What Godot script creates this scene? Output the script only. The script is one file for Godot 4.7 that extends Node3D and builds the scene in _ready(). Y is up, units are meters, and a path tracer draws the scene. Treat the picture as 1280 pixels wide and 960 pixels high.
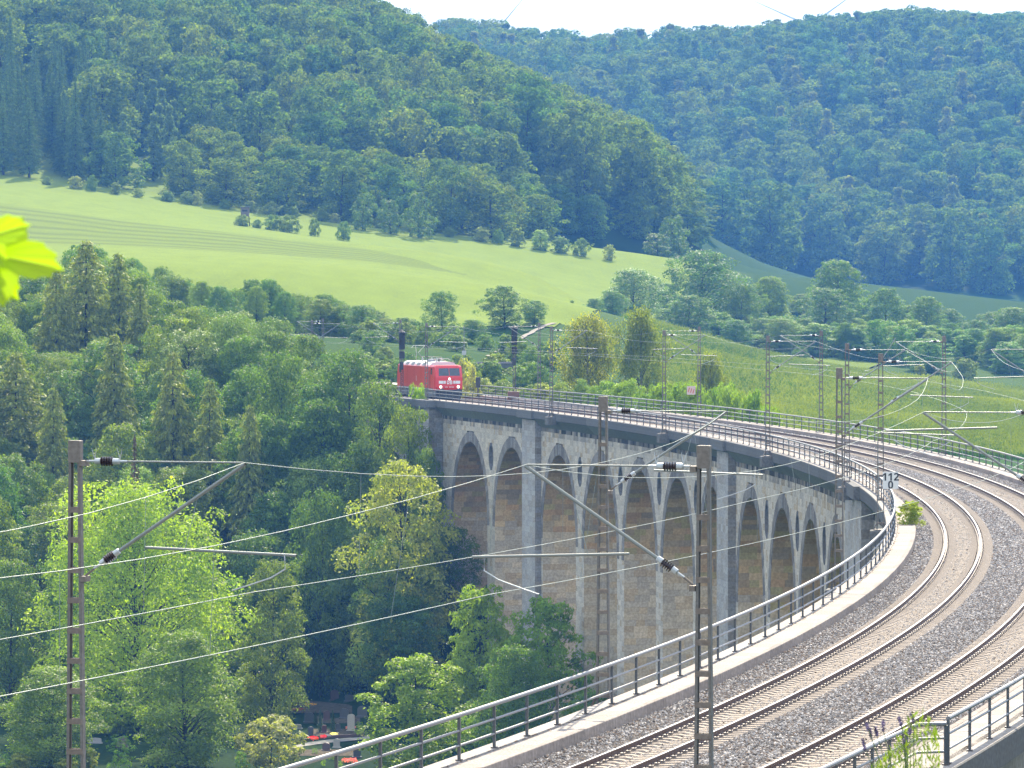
extends Node3D
# Units are metres; rail level of the viaduct is y = 0, the camera stands 10.6 m above it and looks along -Z.

const FPX := 5900.0        # focal length in photograph pixels (1280 wide)
const EYE := 10.6
const HROW := 372.0        # photograph row of the horizon
const CURVE := [0.04737335, 3.53880921, -27.6849559, -3.24896323, 24.5816044]   # plan of the line as a polynomial of depth

var rng := RandomNumberGenerator.new()
var taken := {}
var M := {}
var ax_x := PackedFloat64Array()
var ax_d := PackedFloat64Array()
var ax_t := PackedFloat64Array()
const DS := 0.5
var tps_p: PackedVector2Array = PackedVector2Array()
var tps_w: PackedFloat64Array = PackedFloat64Array()
var tps_a := [0.0, 0.0, 0.0]
var P := {}                 # tree prototypes

# ------------------------------------------------------------------ mesh collecting
class MB:
	var v := PackedVector3Array()
	var n := PackedVector3Array()
	var c := PackedColorArray()
	var u := PackedVector2Array()
	var ix := PackedInt32Array()
	var with_uv := false
	func quad(a: Vector3, b: Vector3, cc: Vector3, d: Vector3, col := Color.WHITE) -> void:
		var nn := (b - a).cross(d - a)
		if nn.length_squared() < 1e-16:
			nn = (cc - b).cross(d - b)
		nn = nn.normalized()
		var k := v.size()
		v.append(a); v.append(b); v.append(cc); v.append(d)
		n.append(nn); n.append(nn); n.append(nn); n.append(nn)
		c.append(col); c.append(col); c.append(col); c.append(col)
		ix.append(k); ix.append(k + 2); ix.append(k + 1); ix.append(k); ix.append(k + 3); ix.append(k + 2)
	func tri(a: Vector3, b: Vector3, cc: Vector3, col := Color.WHITE) -> void:
		var nn := (b - a).cross(cc - a).normalized()
		var k := v.size()
		v.append(a); v.append(b); v.append(cc)
		n.append(nn); n.append(nn); n.append(nn)
		c.append(col); c.append(col); c.append(col)
		ix.append(k); ix.append(k + 2); ix.append(k + 1)
	func obox(o: Vector3, x: Vector3, y: Vector3, z: Vector3, col := Color.WHITE) -> void:
		quad(o - x - y + z, o + x - y + z, o + x + y + z, o - x + y + z, col)
		quad(o + x - y - z, o - x - y - z, o - x + y - z, o + x + y - z, col)
		quad(o + x - y + z, o + x - y - z, o + x + y - z, o + x + y + z, col)
		quad(o - x - y - z, o - x - y + z, o - x + y + z, o - x + y - z, col)
		quad(o - x + y + z, o + x + y + z, o + x + y - z, o - x + y - z, col)
		quad(o - x - y - z, o + x - y - z, o + x - y + z, o - x - y + z, col)
	func box(o: Vector3, s: Vector3, col := Color.WHITE) -> void:
		obox(o, Vector3(s.x / 2, 0, 0), Vector3(0, s.y / 2, 0), Vector3(0, 0, s.z / 2), col)
	# box with chamfered vertical and top edges
	func cbox(o: Vector3, s: Vector3, b: float, col := Color.WHITE) -> void:
		var lo := o - s / 2
		var hi := o + s / 2
		var ring := func(y: float, e: float) -> Array:
			return [Vector3(lo.x + e, y, hi.z), Vector3(hi.x - e, y, hi.z), Vector3(hi.x, y, hi.z - e), Vector3(hi.x, y, lo.z + e), Vector3(hi.x - e, y, lo.z), Vector3(lo.x + e, y, lo.z), Vector3(lo.x, y, lo.z + e), Vector3(lo.x, y, hi.z - e)]
		var r0: Array = ring.call(lo.y, b)
		var r1: Array = ring.call(hi.y - b, b)
		var r2 := []
		for p in r1:
			r2.append(Vector3(o.x + (p.x - o.x) * (1.0 - 2.0 * b / s.x), hi.y, o.z + (p.z - o.z) * (1.0 - 2.0 * b / s.z)))
		for i in 8:
			var j := (i + 1) % 8
			quad(r0[i], r0[j], r1[j], r1[i], col)
			quad(r1[i], r1[j], r2[j], r2[i], col)
			tri(r2[i], r2[j], Vector3(o.x, hi.y, o.z), col)
			tri(r0[j], r0[i], Vector3(o.x, lo.y, o.z), col)
	func tube(pts: PackedVector3Array, r0: float, r1: float, sides := 6, col := Color.WHITE, caps := true) -> void:
		var m := pts.size()
		var base := v.size()
		for i in m:
			var t := (pts[mini(i + 1, m - 1)] - pts[maxi(i - 1, 0)]).normalized()
			var s := t.cross(Vector3.UP if absf(t.y) < 0.9 else Vector3.RIGHT).normalized()
			var w := t.cross(s)
			var r := lerpf(r0, r1, float(i) / maxf(1.0, m - 1.0))
			for k in sides:
				var a := TAU * k / sides
				var d := s * cos(a) + w * sin(a)
				v.append(pts[i] + d * r); n.append(d); c.append(col)
		for i in m - 1:
			for k in sides:
				var a := base + i * sides + k
				var b := base + i * sides + (k + 1) % sides
				ix.append(a); ix.append(a + sides); ix.append(b); ix.append(b); ix.append(a + sides); ix.append(b + sides)
		if caps:
			for e in [0, m - 1]:
				var k0 := v.size()
				var nn := (pts[0] - pts[1]).normalized() if e == 0 else (pts[m - 1] - pts[m - 2]).normalized()
				for k in sides:
					v.append(v[base + e * sides + k]); n.append(nn); c.append(col)
				for k in range(1, sides - 1):
					ix.append(k0); ix.append(k0 + k); ix.append(k0 + k + 1)
	# a body of revolution about an axis: prof holds (distance along, radius)
	func lathe(o: Vector3, axis: Vector3, prof: Array, sides := 10, col := Color.WHITE) -> void:
		var t := axis.normalized()
		var s := t.cross(Vector3.UP if absf(t.y) < 0.9 else Vector3.RIGHT).normalized()
		var w := s.cross(t)
		for i in prof.size() - 1:
			for k in sides:
				var a := TAU * k / sides
				var b := TAU * (k + 1) / sides
				var da := s * cos(a) + w * sin(a)
				var db := s * cos(b) + w * sin(b)
				quad(o + t * prof[i].x + da * prof[i].y, o + t * prof[i].x + db * prof[i].y, o + t * prof[i + 1].x + db * prof[i + 1].y, o + t * prof[i + 1].x + da * prof[i + 1].y, col)
	# a stone: front face a b c d (seen from outside, anticlockwise), proud by out, with bevelled edges that meet the neighbours
	func stone(a: Vector3, b: Vector3, cc: Vector3, d: Vector3, outv: Vector3, bev: float, col: Color) -> void:
		var m := (a + b + cc + d) * 0.25
		var e := func(p: Vector3) -> Vector3:
			var q := p - m
			var l := q.length()
			return m + q * maxf(0.2, 1.0 - bev * 1.41 / maxf(l, 0.01)) + outv
		var a2: Vector3 = e.call(a)
		var b2: Vector3 = e.call(b)
		var c2: Vector3 = e.call(cc)
		var d2: Vector3 = e.call(d)
		quad(a2, b2, c2, d2, col)
		quad(a, b, b2, a2, col); quad(b, cc, c2, b2, col); quad(cc, d, d2, c2, col); quad(d, a, a2, d2, col)
	func mesh(mat: Material) -> ArrayMesh:
		var arr := []
		arr.resize(Mesh.ARRAY_MAX)
		arr[Mesh.ARRAY_VERTEX] = v
		arr[Mesh.ARRAY_NORMAL] = n
		arr[Mesh.ARRAY_COLOR] = c
		if with_uv:
			arr[Mesh.ARRAY_TEX_UV] = u
		arr[Mesh.ARRAY_INDEX] = ix
		var am := ArrayMesh.new()
		am.add_surface_from_arrays(Mesh.PRIMITIVE_TRIANGLES, arr)
		am.surface_set_material(0, mat)
		return am

# ------------------------------------------------------------------ nodes and metas
func numbered(called: String) -> String:
	var k: int = taken.get(called, 0)
	taken[called] = k + 1
	return called if k == 0 else "%s_%03d" % [called, k]

func metas(o: Node, label: String, category: String, group := "") -> void:
	o.set_meta("label", label)
	o.set_meta("category", category)
	if group:
		o.set_meta("group", group)

func thing(called: String, label: String, category: String, at := Vector3.ZERO, group := "") -> Node3D:
	var o := Node3D.new()
	o.name = numbered(called)
	add_child(o)
	o.position = at
	metas(o, label, category, group)
	return o

func part(called: String, mesh: Mesh, parent: Node, mat: Material = null) -> MeshInstance3D:
	var o := MeshInstance3D.new()
	o.name = called
	o.mesh = mesh
	if mat:
		o.material_override = mat
	parent.add_child(o, true)
	return o

func stuff(o: Node) -> Node:
	o.set_meta("kind", "stuff")
	return o

func one(called: String, mesh: Mesh, label: String, category: String, group := "", at := Vector3.ZERO) -> MeshInstance3D:
	var o := MeshInstance3D.new()
	o.name = numbered(called)
	o.mesh = mesh
	add_child(o)
	o.position = at
	metas(o, label, category, group)
	return o

func struct(called: String, mesh: Mesh) -> MeshInstance3D:
	var o := MeshInstance3D.new()
	o.name = numbered(called)
	o.mesh = mesh
	add_child(o)
	o.set_meta("kind", "structure")
	return o

# ------------------------------------------------------------------ materials
func lin(r: float, g: float, b: float) -> Color:
	return Color(r, g, b).linear_to_srgb()

func noise_tex(freq: float, size: int, c0: Color, c1: Color, sd := 1, oct := 4, mid := 0.5) -> NoiseTexture2D:
	var t := NoiseTexture2D.new()
	t.width = size
	t.height = size
	t.seamless = true
	var fn := FastNoiseLite.new()
	fn.seed = sd
	fn.frequency = freq
	fn.fractal_octaves = oct
	t.noise = fn
	var g := Gradient.new()
	g.offsets = PackedFloat32Array([0.5 - mid * 0.5, 0.5 + mid * 0.5])
	g.colors = PackedColorArray([c0, c1])
	t.color_ramp = g
	return t

func mat(key: String, col: Color, rough := 0.85, metal := 0.0, vc := true) -> StandardMaterial3D:
	var m := StandardMaterial3D.new()
	m.resource_name = key
	m.albedo_color = col
	m.roughness = rough
	m.metallic = metal
	m.vertex_color_use_as_albedo = vc
	if rough > 0.88:      # soil, grass, rough stone: no polished skin
		m.metallic_specular = 0.12
	M[key] = m
	return m

func grain(m: StandardMaterial3D, tex: Texture2D, per_metre: float) -> void:
	m.albedo_texture = tex
	m.uv1_triplanar = true
	m.uv1_world_triplanar = true
	m.uv1_scale = Vector3.ONE * per_metre

func materials() -> void:
	var g1 := noise_tex(0.02, 512, Color(0.80, 0.79, 0.78), Color(1, 1, 1), 3, 5, 0.8)
	var g2 := noise_tex(0.035, 512, Color(0.78, 0.76, 0.74), Color(1, 1, 1), 7, 5, 0.7)
	var relief := noise_tex(0.03, 512, Color.BLACK, Color.WHITE, 11, 5, 1.0)
	var m := mat("stone", Color.WHITE, 0.95)
	grain(m, g1, 0.35)
	m.heightmap_enabled = true
	m.heightmap_texture = relief
	m.heightmap_scale = 1.2
	m = mat("concrete", Color.WHITE, 0.9)
	grain(m, g1, 0.5)
	m = mat("paving", Color.WHITE, 0.92)
	grain(m, g2, 0.7)
	m = mat("ballast_bed", Color.WHITE, 1.0)
	grain(m, noise_tex(0.08, 512, Color(0.35, 0.35, 0.35), Color(1, 1, 1), 17, 3, 0.7), 1.4)
	mat("ballast_stone", Color.WHITE, 0.95)
	m = mat("sleeper", Color.WHITE, 0.9)
	grain(m, g2, 1.3)
	m = mat("rail_steel", Color.WHITE, 0.55, 0.25)
	grain(m, g2, 1.7)
	mat("rail_head", lin(0.55, 0.54, 0.53), 0.22, 1.0, false)
	m = mat("paint_grey", Color.WHITE, 0.42, 0.1)
	grain(m, g2, 1.1)
	m = mat("mast_paint", Color.WHITE, 0.6, 0.1)
	grain(m, g1, 0.9)
	mat("galvanised", lin(0.20, 0.22, 0.21), 0.5, 0.3, false)
	mat("insulator", lin(0.035, 0.018, 0.015), 0.25, 0.0, false)
	mat("fitting", lin(0.42, 0.45, 0.46), 0.4, 0.4, false)
	mat("wire", lin(0.26, 0.30, 0.28), 0.5, 0.4, false)
	mat("plain", Color.WHITE, 0.7)
	mat("gloss", Color.WHITE, 0.28)
	m = mat("dark_glass", lin(0.012, 0.02, 0.03), 0.06, 0.0, false)
	m.metallic_specular = 0.8
	m = mat("headlamp", lin(0.9, 0.9, 0.85), 0.2, 0.0, false)
	m.emission_enabled = true
	m.emission = Color(1, 0.97, 0.9)
	m.emission_energy_multiplier = 0.9
	m = mat("ground", Color.WHITE, 1.0)
	grain(m, noise_tex(0.05, 512, Color(0.55, 0.55, 0.5), Color(1, 1, 1), 23, 5, 0.8), 0.08)
	m = mat("bark", Color.WHITE, 0.95)
	grain(m, g1, 0.8)
	m = mat("granite", Color.WHITE, 0.45)
	grain(m, g2, 2.0)
	m = mat("timber", Color.WHITE, 0.9)
	grain(m, g1, 1.2)

# leaf material: colour comes from the leaf's own vertex colour times this tint
func leafmat(key: String, tint: Color, through := 1.0, rough := 0.58) -> StandardMaterial3D:
	if M.has(key):
		return M[key]
	var m := mat(key, (tint * Color(2.4, 2.05, 1.25)).linear_to_srgb(), rough)
	m.backlight_enabled = true
	m.backlight = Color(0.95 * through, 1.0 * through, 0.42 * through)
	m.cull_mode = BaseMaterial3D.CULL_DISABLED
	m.metallic_specular = 0.33 if rough < 0.7 else 0.12
	return m

# ------------------------------------------------------------------ the line in plan
func line_x(d: float) -> Vector2:
	if d > 505.0:
		var e := line_x(505.0)
		return Vector2(e.x + e.y * (d - 505.0), e.y)
	var t := (d - 280.0) / 200.0
	var x := 0.0
	var dx := 0.0
	for k in CURVE:
		dx = dx * t + x
		x = x * t + k
	return Vector2(x, dx / 200.0)

func lay_line() -> void:
	var d := 60.0
	var l := line_x(d)
	while d < 790.0:
		l = line_x(d)
		ax_x.append(l.x); ax_d.append(d); ax_t.append(l.y)
		d += DS / sqrt(1.0 + l.y * l.y)

# point at length s along the line, o metres to its outer side, height y
func cp(s: float, o: float, y: float) -> Vector3:
	var k := clampf(s / DS, 0.0, ax_x.size() - 1.001)
	var i := int(k)
	var w := k - i
	var x := lerpf(ax_x[i], ax_x[i + 1], w)
	var d := lerpf(ax_d[i], ax_d[i + 1], w)
	var t := lerpf(ax_t[i], ax_t[i + 1], w)
	var n := sqrt(1.0 + t * t)
	if s < 0.0:
		x += s * t / n
		d += s / n
	return Vector3(x + o / n, y, -(d - o * t / n))

func along(s: float) -> Vector3:
	return (cp(s + 0.5, 0, 0) - cp(s - 0.5, 0, 0)).normalized()

func outward(s: float) -> Vector3:
	return cp(s, 1, 0) - cp(s, 0, 0)

# s at depth d of the line
func s_of(d: float) -> float:
	for i in ax_d.size():
		if ax_d[i] >= d:
			return i * DS
	return ax_d.size() * DS

const CANT := 0.085
const TRK := 2.11
func rail_y(o: float) -> float:      # the tracks lean towards the inside of the curve
	var q := o - TRK if o > 0 else o + TRK
	return (q + 0.75) / 1.5 * CANT

func bed_y(o: float) -> float:        # surface of the ballast
	var a := absf(o)
	if a < 0.8:
		return lerpf(rail_y(-0.801), rail_y(0.801), (o + 0.8) / 1.6) - 0.20 + 0.05 * (1.0 - a / 0.8)
	if a > 3.42:
		return lerpf(rail_y(o) - 0.20, -0.07, smoothstep(3.42, 4.0, a))
	return rail_y(o) - 0.215

func pix(x: float, row: float, d: float) -> Vector3:     # a direction in the photograph at a given depth
	return Vector3((x - 640.0) / FPX * d, EYE - (row - HROW) / FPX * d, -d)

# ------------------------------------------------------------------ terrain
func tps_k(r2: float) -> float:
	return 0.0 if r2 < 1e-9 else 0.5 * r2 * log(r2)

func solve_terrain(pts: Array) -> void:
	var n := pts.size()
	var N := n + 3
	var A := []
	for i in N:
		var row := PackedFloat64Array()
		row.resize(N + 1)
		A.append(row)
	for i in n:
		tps_p.append(Vector2(pts[i][0], pts[i][1]) / 100.0)
	for i in n:
		for j in n:
			A[i][j] = tps_k(tps_p[i].distance_squared_to(tps_p[j])) + (0.002 if i == j else 0.0)
		A[i][n] = 1.0; A[i][n + 1] = tps_p[i].x; A[i][n + 2] = tps_p[i].y
		A[n][i] = 1.0; A[n + 1][i] = tps_p[i].x; A[n + 2][i] = tps_p[i].y
		A[i][N] = pts[i][2]
	for i in N:
		var best := i
		for r in range(i + 1, N):
			if absf(A[r][i]) > absf(A[best][i]):
				best = r
		var tmp = A[i]; A[i] = A[best]; A[best] = tmp
		for r in range(i + 1, N):
			var f: float = A[r][i] / A[i][i]
			if f != 0.0:
				for k in range(i, N + 1):
					A[r][k] -= f * A[i][k]
	var x := PackedFloat64Array()
	x.resize(N)
	for i in range(N - 1, -1, -1):
		var sum: float = A[i][N]
		for k in range(i + 1, N):
			sum -= A[i][k] * x[k]
		x[i] = sum / A[i][i]
	tps_w = x.slice(0, n)
	tps_a = [x[n], x[n + 1], x[n + 2]]

func land(x: float, d: float) -> float:
	var q := Vector2(x, d) / 100.0
	var h: float = tps_a[0] + tps_a[1] * q.x + tps_a[2] * q.y
	for i in tps_p.size():
		var r2 := q.distance_squared_to(tps_p[i])
		if r2 > 1e-9:
			h += tps_w[i] * 0.5 * r2 * log(r2)
	return h

func terrain_points() -> Array:
	var a := [
		# valley floor with the cemetery
		[-17, 450, -29.5], [-40, 440, -29.3], [-70, 440, -27], [-5, 430, -30], [-22, 420, -29.5], [-30, 400, -29.5], [-45, 400, -29], [-80, 400, -26], [-25, 475, -28.5], [-38, 470, -27],
		[20, 400, -30.5], [10, 340, -30.5], [-15, 360, -30], [45, 340, -29], [0, 260, -29.5], [-40, 260, -28], [65, 280, -24], [30, 200, -25], [-30, 170, -24], [-70, 250, -24], [-140, 400, -18], [120, 300, -18], [0, 150, -17],
		# the hillside from which the picture is taken
		[0, 105, -8], [-25, 100, -10], [-15, 80, -4], [15, 85, -3.5], [-12, 60, -1.6], [4, 55, -1.0], [0, 20, 8.0], [3, 22, 8.0], [0, 0, 8.9], [-15, 10, 8.2], [15, 10, 8.6], [30, 60, 3], [50, 120, -4], [-60, 60, -6], [-60, 0, 4], [60, 0, 12], [0, -80, 14],
		# far abutment, railway plateau
		[-8, 510, -1.2], [-19, 545, -1.0], [-34, 600, -0.9], [-60, 700, -0.7], [6, 490, -5], [16, 470, -10], [2, 520, -2.5], [-20, 480, -22], [-22, 505, -13], [-32, 525, -8], [-34, 500, -15], [-50, 560, -4], [-60, 510, -13], [-75, 590, 0], [-100, 560, -4], [-130, 640, 6], [-10, 470, -25],
		# the slope with the footpath, hedges below the meadow
		[-2, 640, 2.6], [6, 720, 6.8], [-8, 600, 1.0], [11, 600, -0.5], [-40, 680, 5.0], [-62, 690, 8.0], [-90, 700, 12],
		# field beyond the viaduct
		[30, 520, -9], [55, 470, -13], [60, 550, -9.5], [32, 650, -4], [80, 650, -7.5], [36, 880, 1.0], [54, 880, -1.0], [92, 850, -6.2], [110, 700, -8], [140, 860, -7], [30, 760, -0.5], [130, 500, -11],
		# meadow
		[-59, 730, 10.5], [-6, 740, 7.4], [12, 780, 8.5], [-110, 780, 17], [-114, 1050, 37.3], [-60, 1050, 29.8], [-16, 1050, 24.4], [35, 1080, 19.8], [60, 1150, 15.8], [-40, 880, 19.0], [5, 900, 14.5], [21, 900, 5], [30, 890, 4], [38, 930, 3.5], [60, 940, 1.5], [100, 940, 0], [150, 950, -2], [48, 1010, 9], [-170, 1050, 46],
		[80, 1000, 4], [130, 1050, 3], [110, 1200, 7.0], [160, 1180, 4],
		# wooded hill
		[-140, 1200, 66], [-69, 1200, 54], [-25, 1200, 45], [12, 1200, 41], [31, 1180, 26], [48, 1150, 14], [58, 1250, 13], [75, 1200, 14], [-150, 1350, 100], [-70, 1350, 82], [-30, 1350, 70], [0, 1350, 60], [32, 1300, 38], [70, 1300, 12], [-150, 1550, 130], [-60, 1500, 95], [20, 1450, 45], [-10, 1500, 66],
		# far hill
		[84, 1668, 17.1], [156, 1644, 14.7], [240, 1620, 12.3], [48, 1872, 60.3], [126, 1872, 63.9], [216, 1872, 66.3], [36, 2112, 101.1], [128.4, 2112, 114.3], [234, 2112, 122.7], [-18, 2112, 111.9], [-108, 2112, 144.3], [312, 2040, 105.9], [0, 2460, 103.5], [180, 2460, 105.9], [360, 2460, 108.3], [-240, 2400, 153.9], [0, 3300, 70], [500, 3300, 70], [-500, 3300, 90], [500, 1700, 60], [-420, 1300, 110], [400, 900, 10], [-400, 800, 40], [-300, 400, -5], [300, 300, 0],
	]
	return a

func ground_sheet() -> void:
	var ds := PackedFloat64Array()
	var d := -60.0
	while d < 3300.0:
		ds.append(d)
		d += 4.0 if d < 120 else 6.0 if d < 520 else 9.0 if d < 1100 else 16.0 if d < 2300 else 60.0
	var nx := 84
	var mb := MB.new()
	var heights := []
	var rowv := []
	for dd in ds:
		var half := 70.0 + 0.26 * maxf(dd, 0.0)
		var r := PackedVector3Array()
		for i in nx + 1:
			var q := 2.0 * i / nx - 1.0
			var x := half * (0.65 * q + 0.35 * q * q * q)
			r.append(Vector3(x, land(x, dd), -dd))
		rowv.append(r)
	var fn := FastNoiseLite.new()
	fn.frequency = 0.02
	for k in ds.size():
		for i in nx + 1:
			var p: Vector3 = rowv[k][i]
			var t := fn.get_noise_2d(p.x * 2.0, p.z * 2.0)
			var col := Color(0.014, 0.042, 0.006).lerp(Color(0.03, 0.065, 0.009), clampf(0.5 + t, 0, 1))
			var dd: float = ds[k]
			if dd > 540 and dd < 760:
				col = Color(0.035, 0.10, 0.008).lerp(Color(0.065, 0.125, 0.012), clampf(0.5 + t, 0, 1))
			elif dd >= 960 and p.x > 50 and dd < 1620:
				col = Color(0.025, 0.085, 0.008)  # meadow below the far hill: its shade is put into this darker colour
			elif dd >= 760 and dd < 1110:
				col = Color(0.085, 0.15, 0.02)
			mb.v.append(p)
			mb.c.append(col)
			mb.n.append(Vector3.UP)
	var w := nx + 1
	for k in ds.size():
		for i in w:
			var a: Vector3 = rowv[k][mini(i + 1, nx)] - rowv[k][maxi(i - 1, 0)]
			var b: Vector3 = rowv[mini(k + 1, ds.size() - 1)][i] - rowv[maxi(k - 1, 0)][i]
			mb.n[k * w + i] = a.cross(b).normalized()
	for k in ds.size() - 1:
		for i in nx:
			var a := k * w + i
			mb.ix.append(a); mb.ix.append(a + w); mb.ix.append(a + 1); mb.ix.append(a + 1); mb.ix.append(a + w); mb.ix.append(a + w + 1)
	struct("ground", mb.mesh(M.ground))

# a sheet of land between depth d0..d1 whose edges follow two functions of depth, with its own picture-free colour texture
func field_sheet(called: String, d0: float, d1: float, nd: int, nx: int, edge0: Callable, edge1: Callable, lift: float, m: Material) -> void:
	var mb := MB.new()
	mb.with_uv = true
	for k in nd + 1:
		var d := lerpf(d0, d1, float(k) / nd)
		for i in nx + 1:
			var x := lerpf(edge0.call(d), edge1.call(d), float(i) / nx)
			mb.v.append(Vector3(x, land(x, d) + lift, -d))
			mb.n.append(Vector3.UP)
			mb.c.append(Color.WHITE)
			mb.u.append(Vector2(float(i) / nx, float(k) / nd))
	var w := nx + 1
	for k in nd + 1:
		for i in w:
			var a: Vector3 = mb.v[k * w + mini(i + 1, nx)] - mb.v[k * w + maxi(i - 1, 0)]
			var b: Vector3 = mb.v[mini(k + 1, nd) * w + i] - mb.v[maxi(k - 1, 0) * w + i]
			mb.n[k * w + i] = a.cross(b).normalized()
	for k in nd:
		for i in nx:
			var a := k * w + i
			mb.ix.append(a); mb.ix.append(a + w); mb.ix.append(a + 1); mb.ix.append(a + 1); mb.ix.append(a + w); mb.ix.append(a + w + 1)
	struct(called, mb.mesh(m))

func meadow_material() -> StandardMaterial3D:
	var W := 768
	var H := 768
	var im := Image.create(W, H, false, Image.FORMAT_RGB8)
	var fn := FastNoiseLite.new()
	fn.frequency = 0.012
	fn.fractal_octaves = 5
	var f2 := FastNoiseLite.new()
	f2.seed = 5
	var f3 := FastNoiseLite.new()
	f3.seed = 9
	f3.frequency = 0.05
	f2.frequency = 0.004
	var lush := Color(0.150, 0.202, 0.022)
	var dry := Color(0.092, 0.120, 0.020)
	for y in H:
		var v := float(y) / H
		for x in W:
			var u := float(x) / W
			# the mown part tapers to a point; its rows run along it
			var half := 0.20 * (1.0 - u / 0.78)
			var mid := 0.47 - 0.10 * u + 0.02 * f2.get_noise_2d(x, y)
			var q := (v - mid) / maxf(half, 0.004)
			var rows := 0.5 + 0.5 * sin(q * 24.0 + 3.0 * sin(u * 9.0))
			var t := 0.5 + 0.5 * fn.get_noise_2d(x * 2.0, y * 2.0)
			var band := (1.0 - smoothstep(0.85, 1.0, absf(q))) if half > 0.0 else 0.0
			var k := clampf(band * (0.28 + 0.62 * rows * rows) + 0.5 * (t - 0.5) + 0.06 * sin(v * 260.0), 0.0, 1.0)
			var col := lush.lerp(dry, k)
			col = col * (0.78 + 0.28 * t + 0.16 * f3.get_noise_2d(x * 9.0, y * 9.0))
			im.set_pixel(x, y, col.linear_to_srgb())
	var m := mat("meadow_grass", Color.WHITE, 1.0)
	m.albedo_texture = ImageTexture.create_from_image(im)
	m.texture_repeat = false
	return m

# ------------------------------------------------------------------ foliage prototypes
func leaf(mb: MB, p: Vector3, nrm: Vector3, dir: Vector3, lg: float, wd: float, col: Color) -> void:
	var s := nrm.cross(dir)
	var l := s.length()
	if l < 1e-4:
		return
	s /= l
	var t := nrm.cross(s)
	var k := mb.v.size()
	mb.v.append(p - t * lg); mb.v.append(p + s * wd - t * lg * 0.1); mb.v.append(p + t * lg); mb.v.append(p - s * wd - t * lg * 0.1)
	mb.n.append(nrm); mb.n.append(nrm); mb.n.append(nrm); mb.n.append(nrm)
	mb.c.append(col); mb.c.append(col); mb.c.append(col); mb.c.append(col)
	mb.ix.append(k); mb.ix.append(k + 2); mb.ix.append(k + 1); mb.ix.append(k); mb.ix.append(k + 3); mb.ix.append(k + 2)

func rdir() -> Vector3:
	var z := rng.randf_range(-1, 1)
	var a := rng.randf() * TAU
	var r := sqrt(1.0 - z * z)
	return Vector3(r * cos(a), z, r * sin(a))

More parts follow.
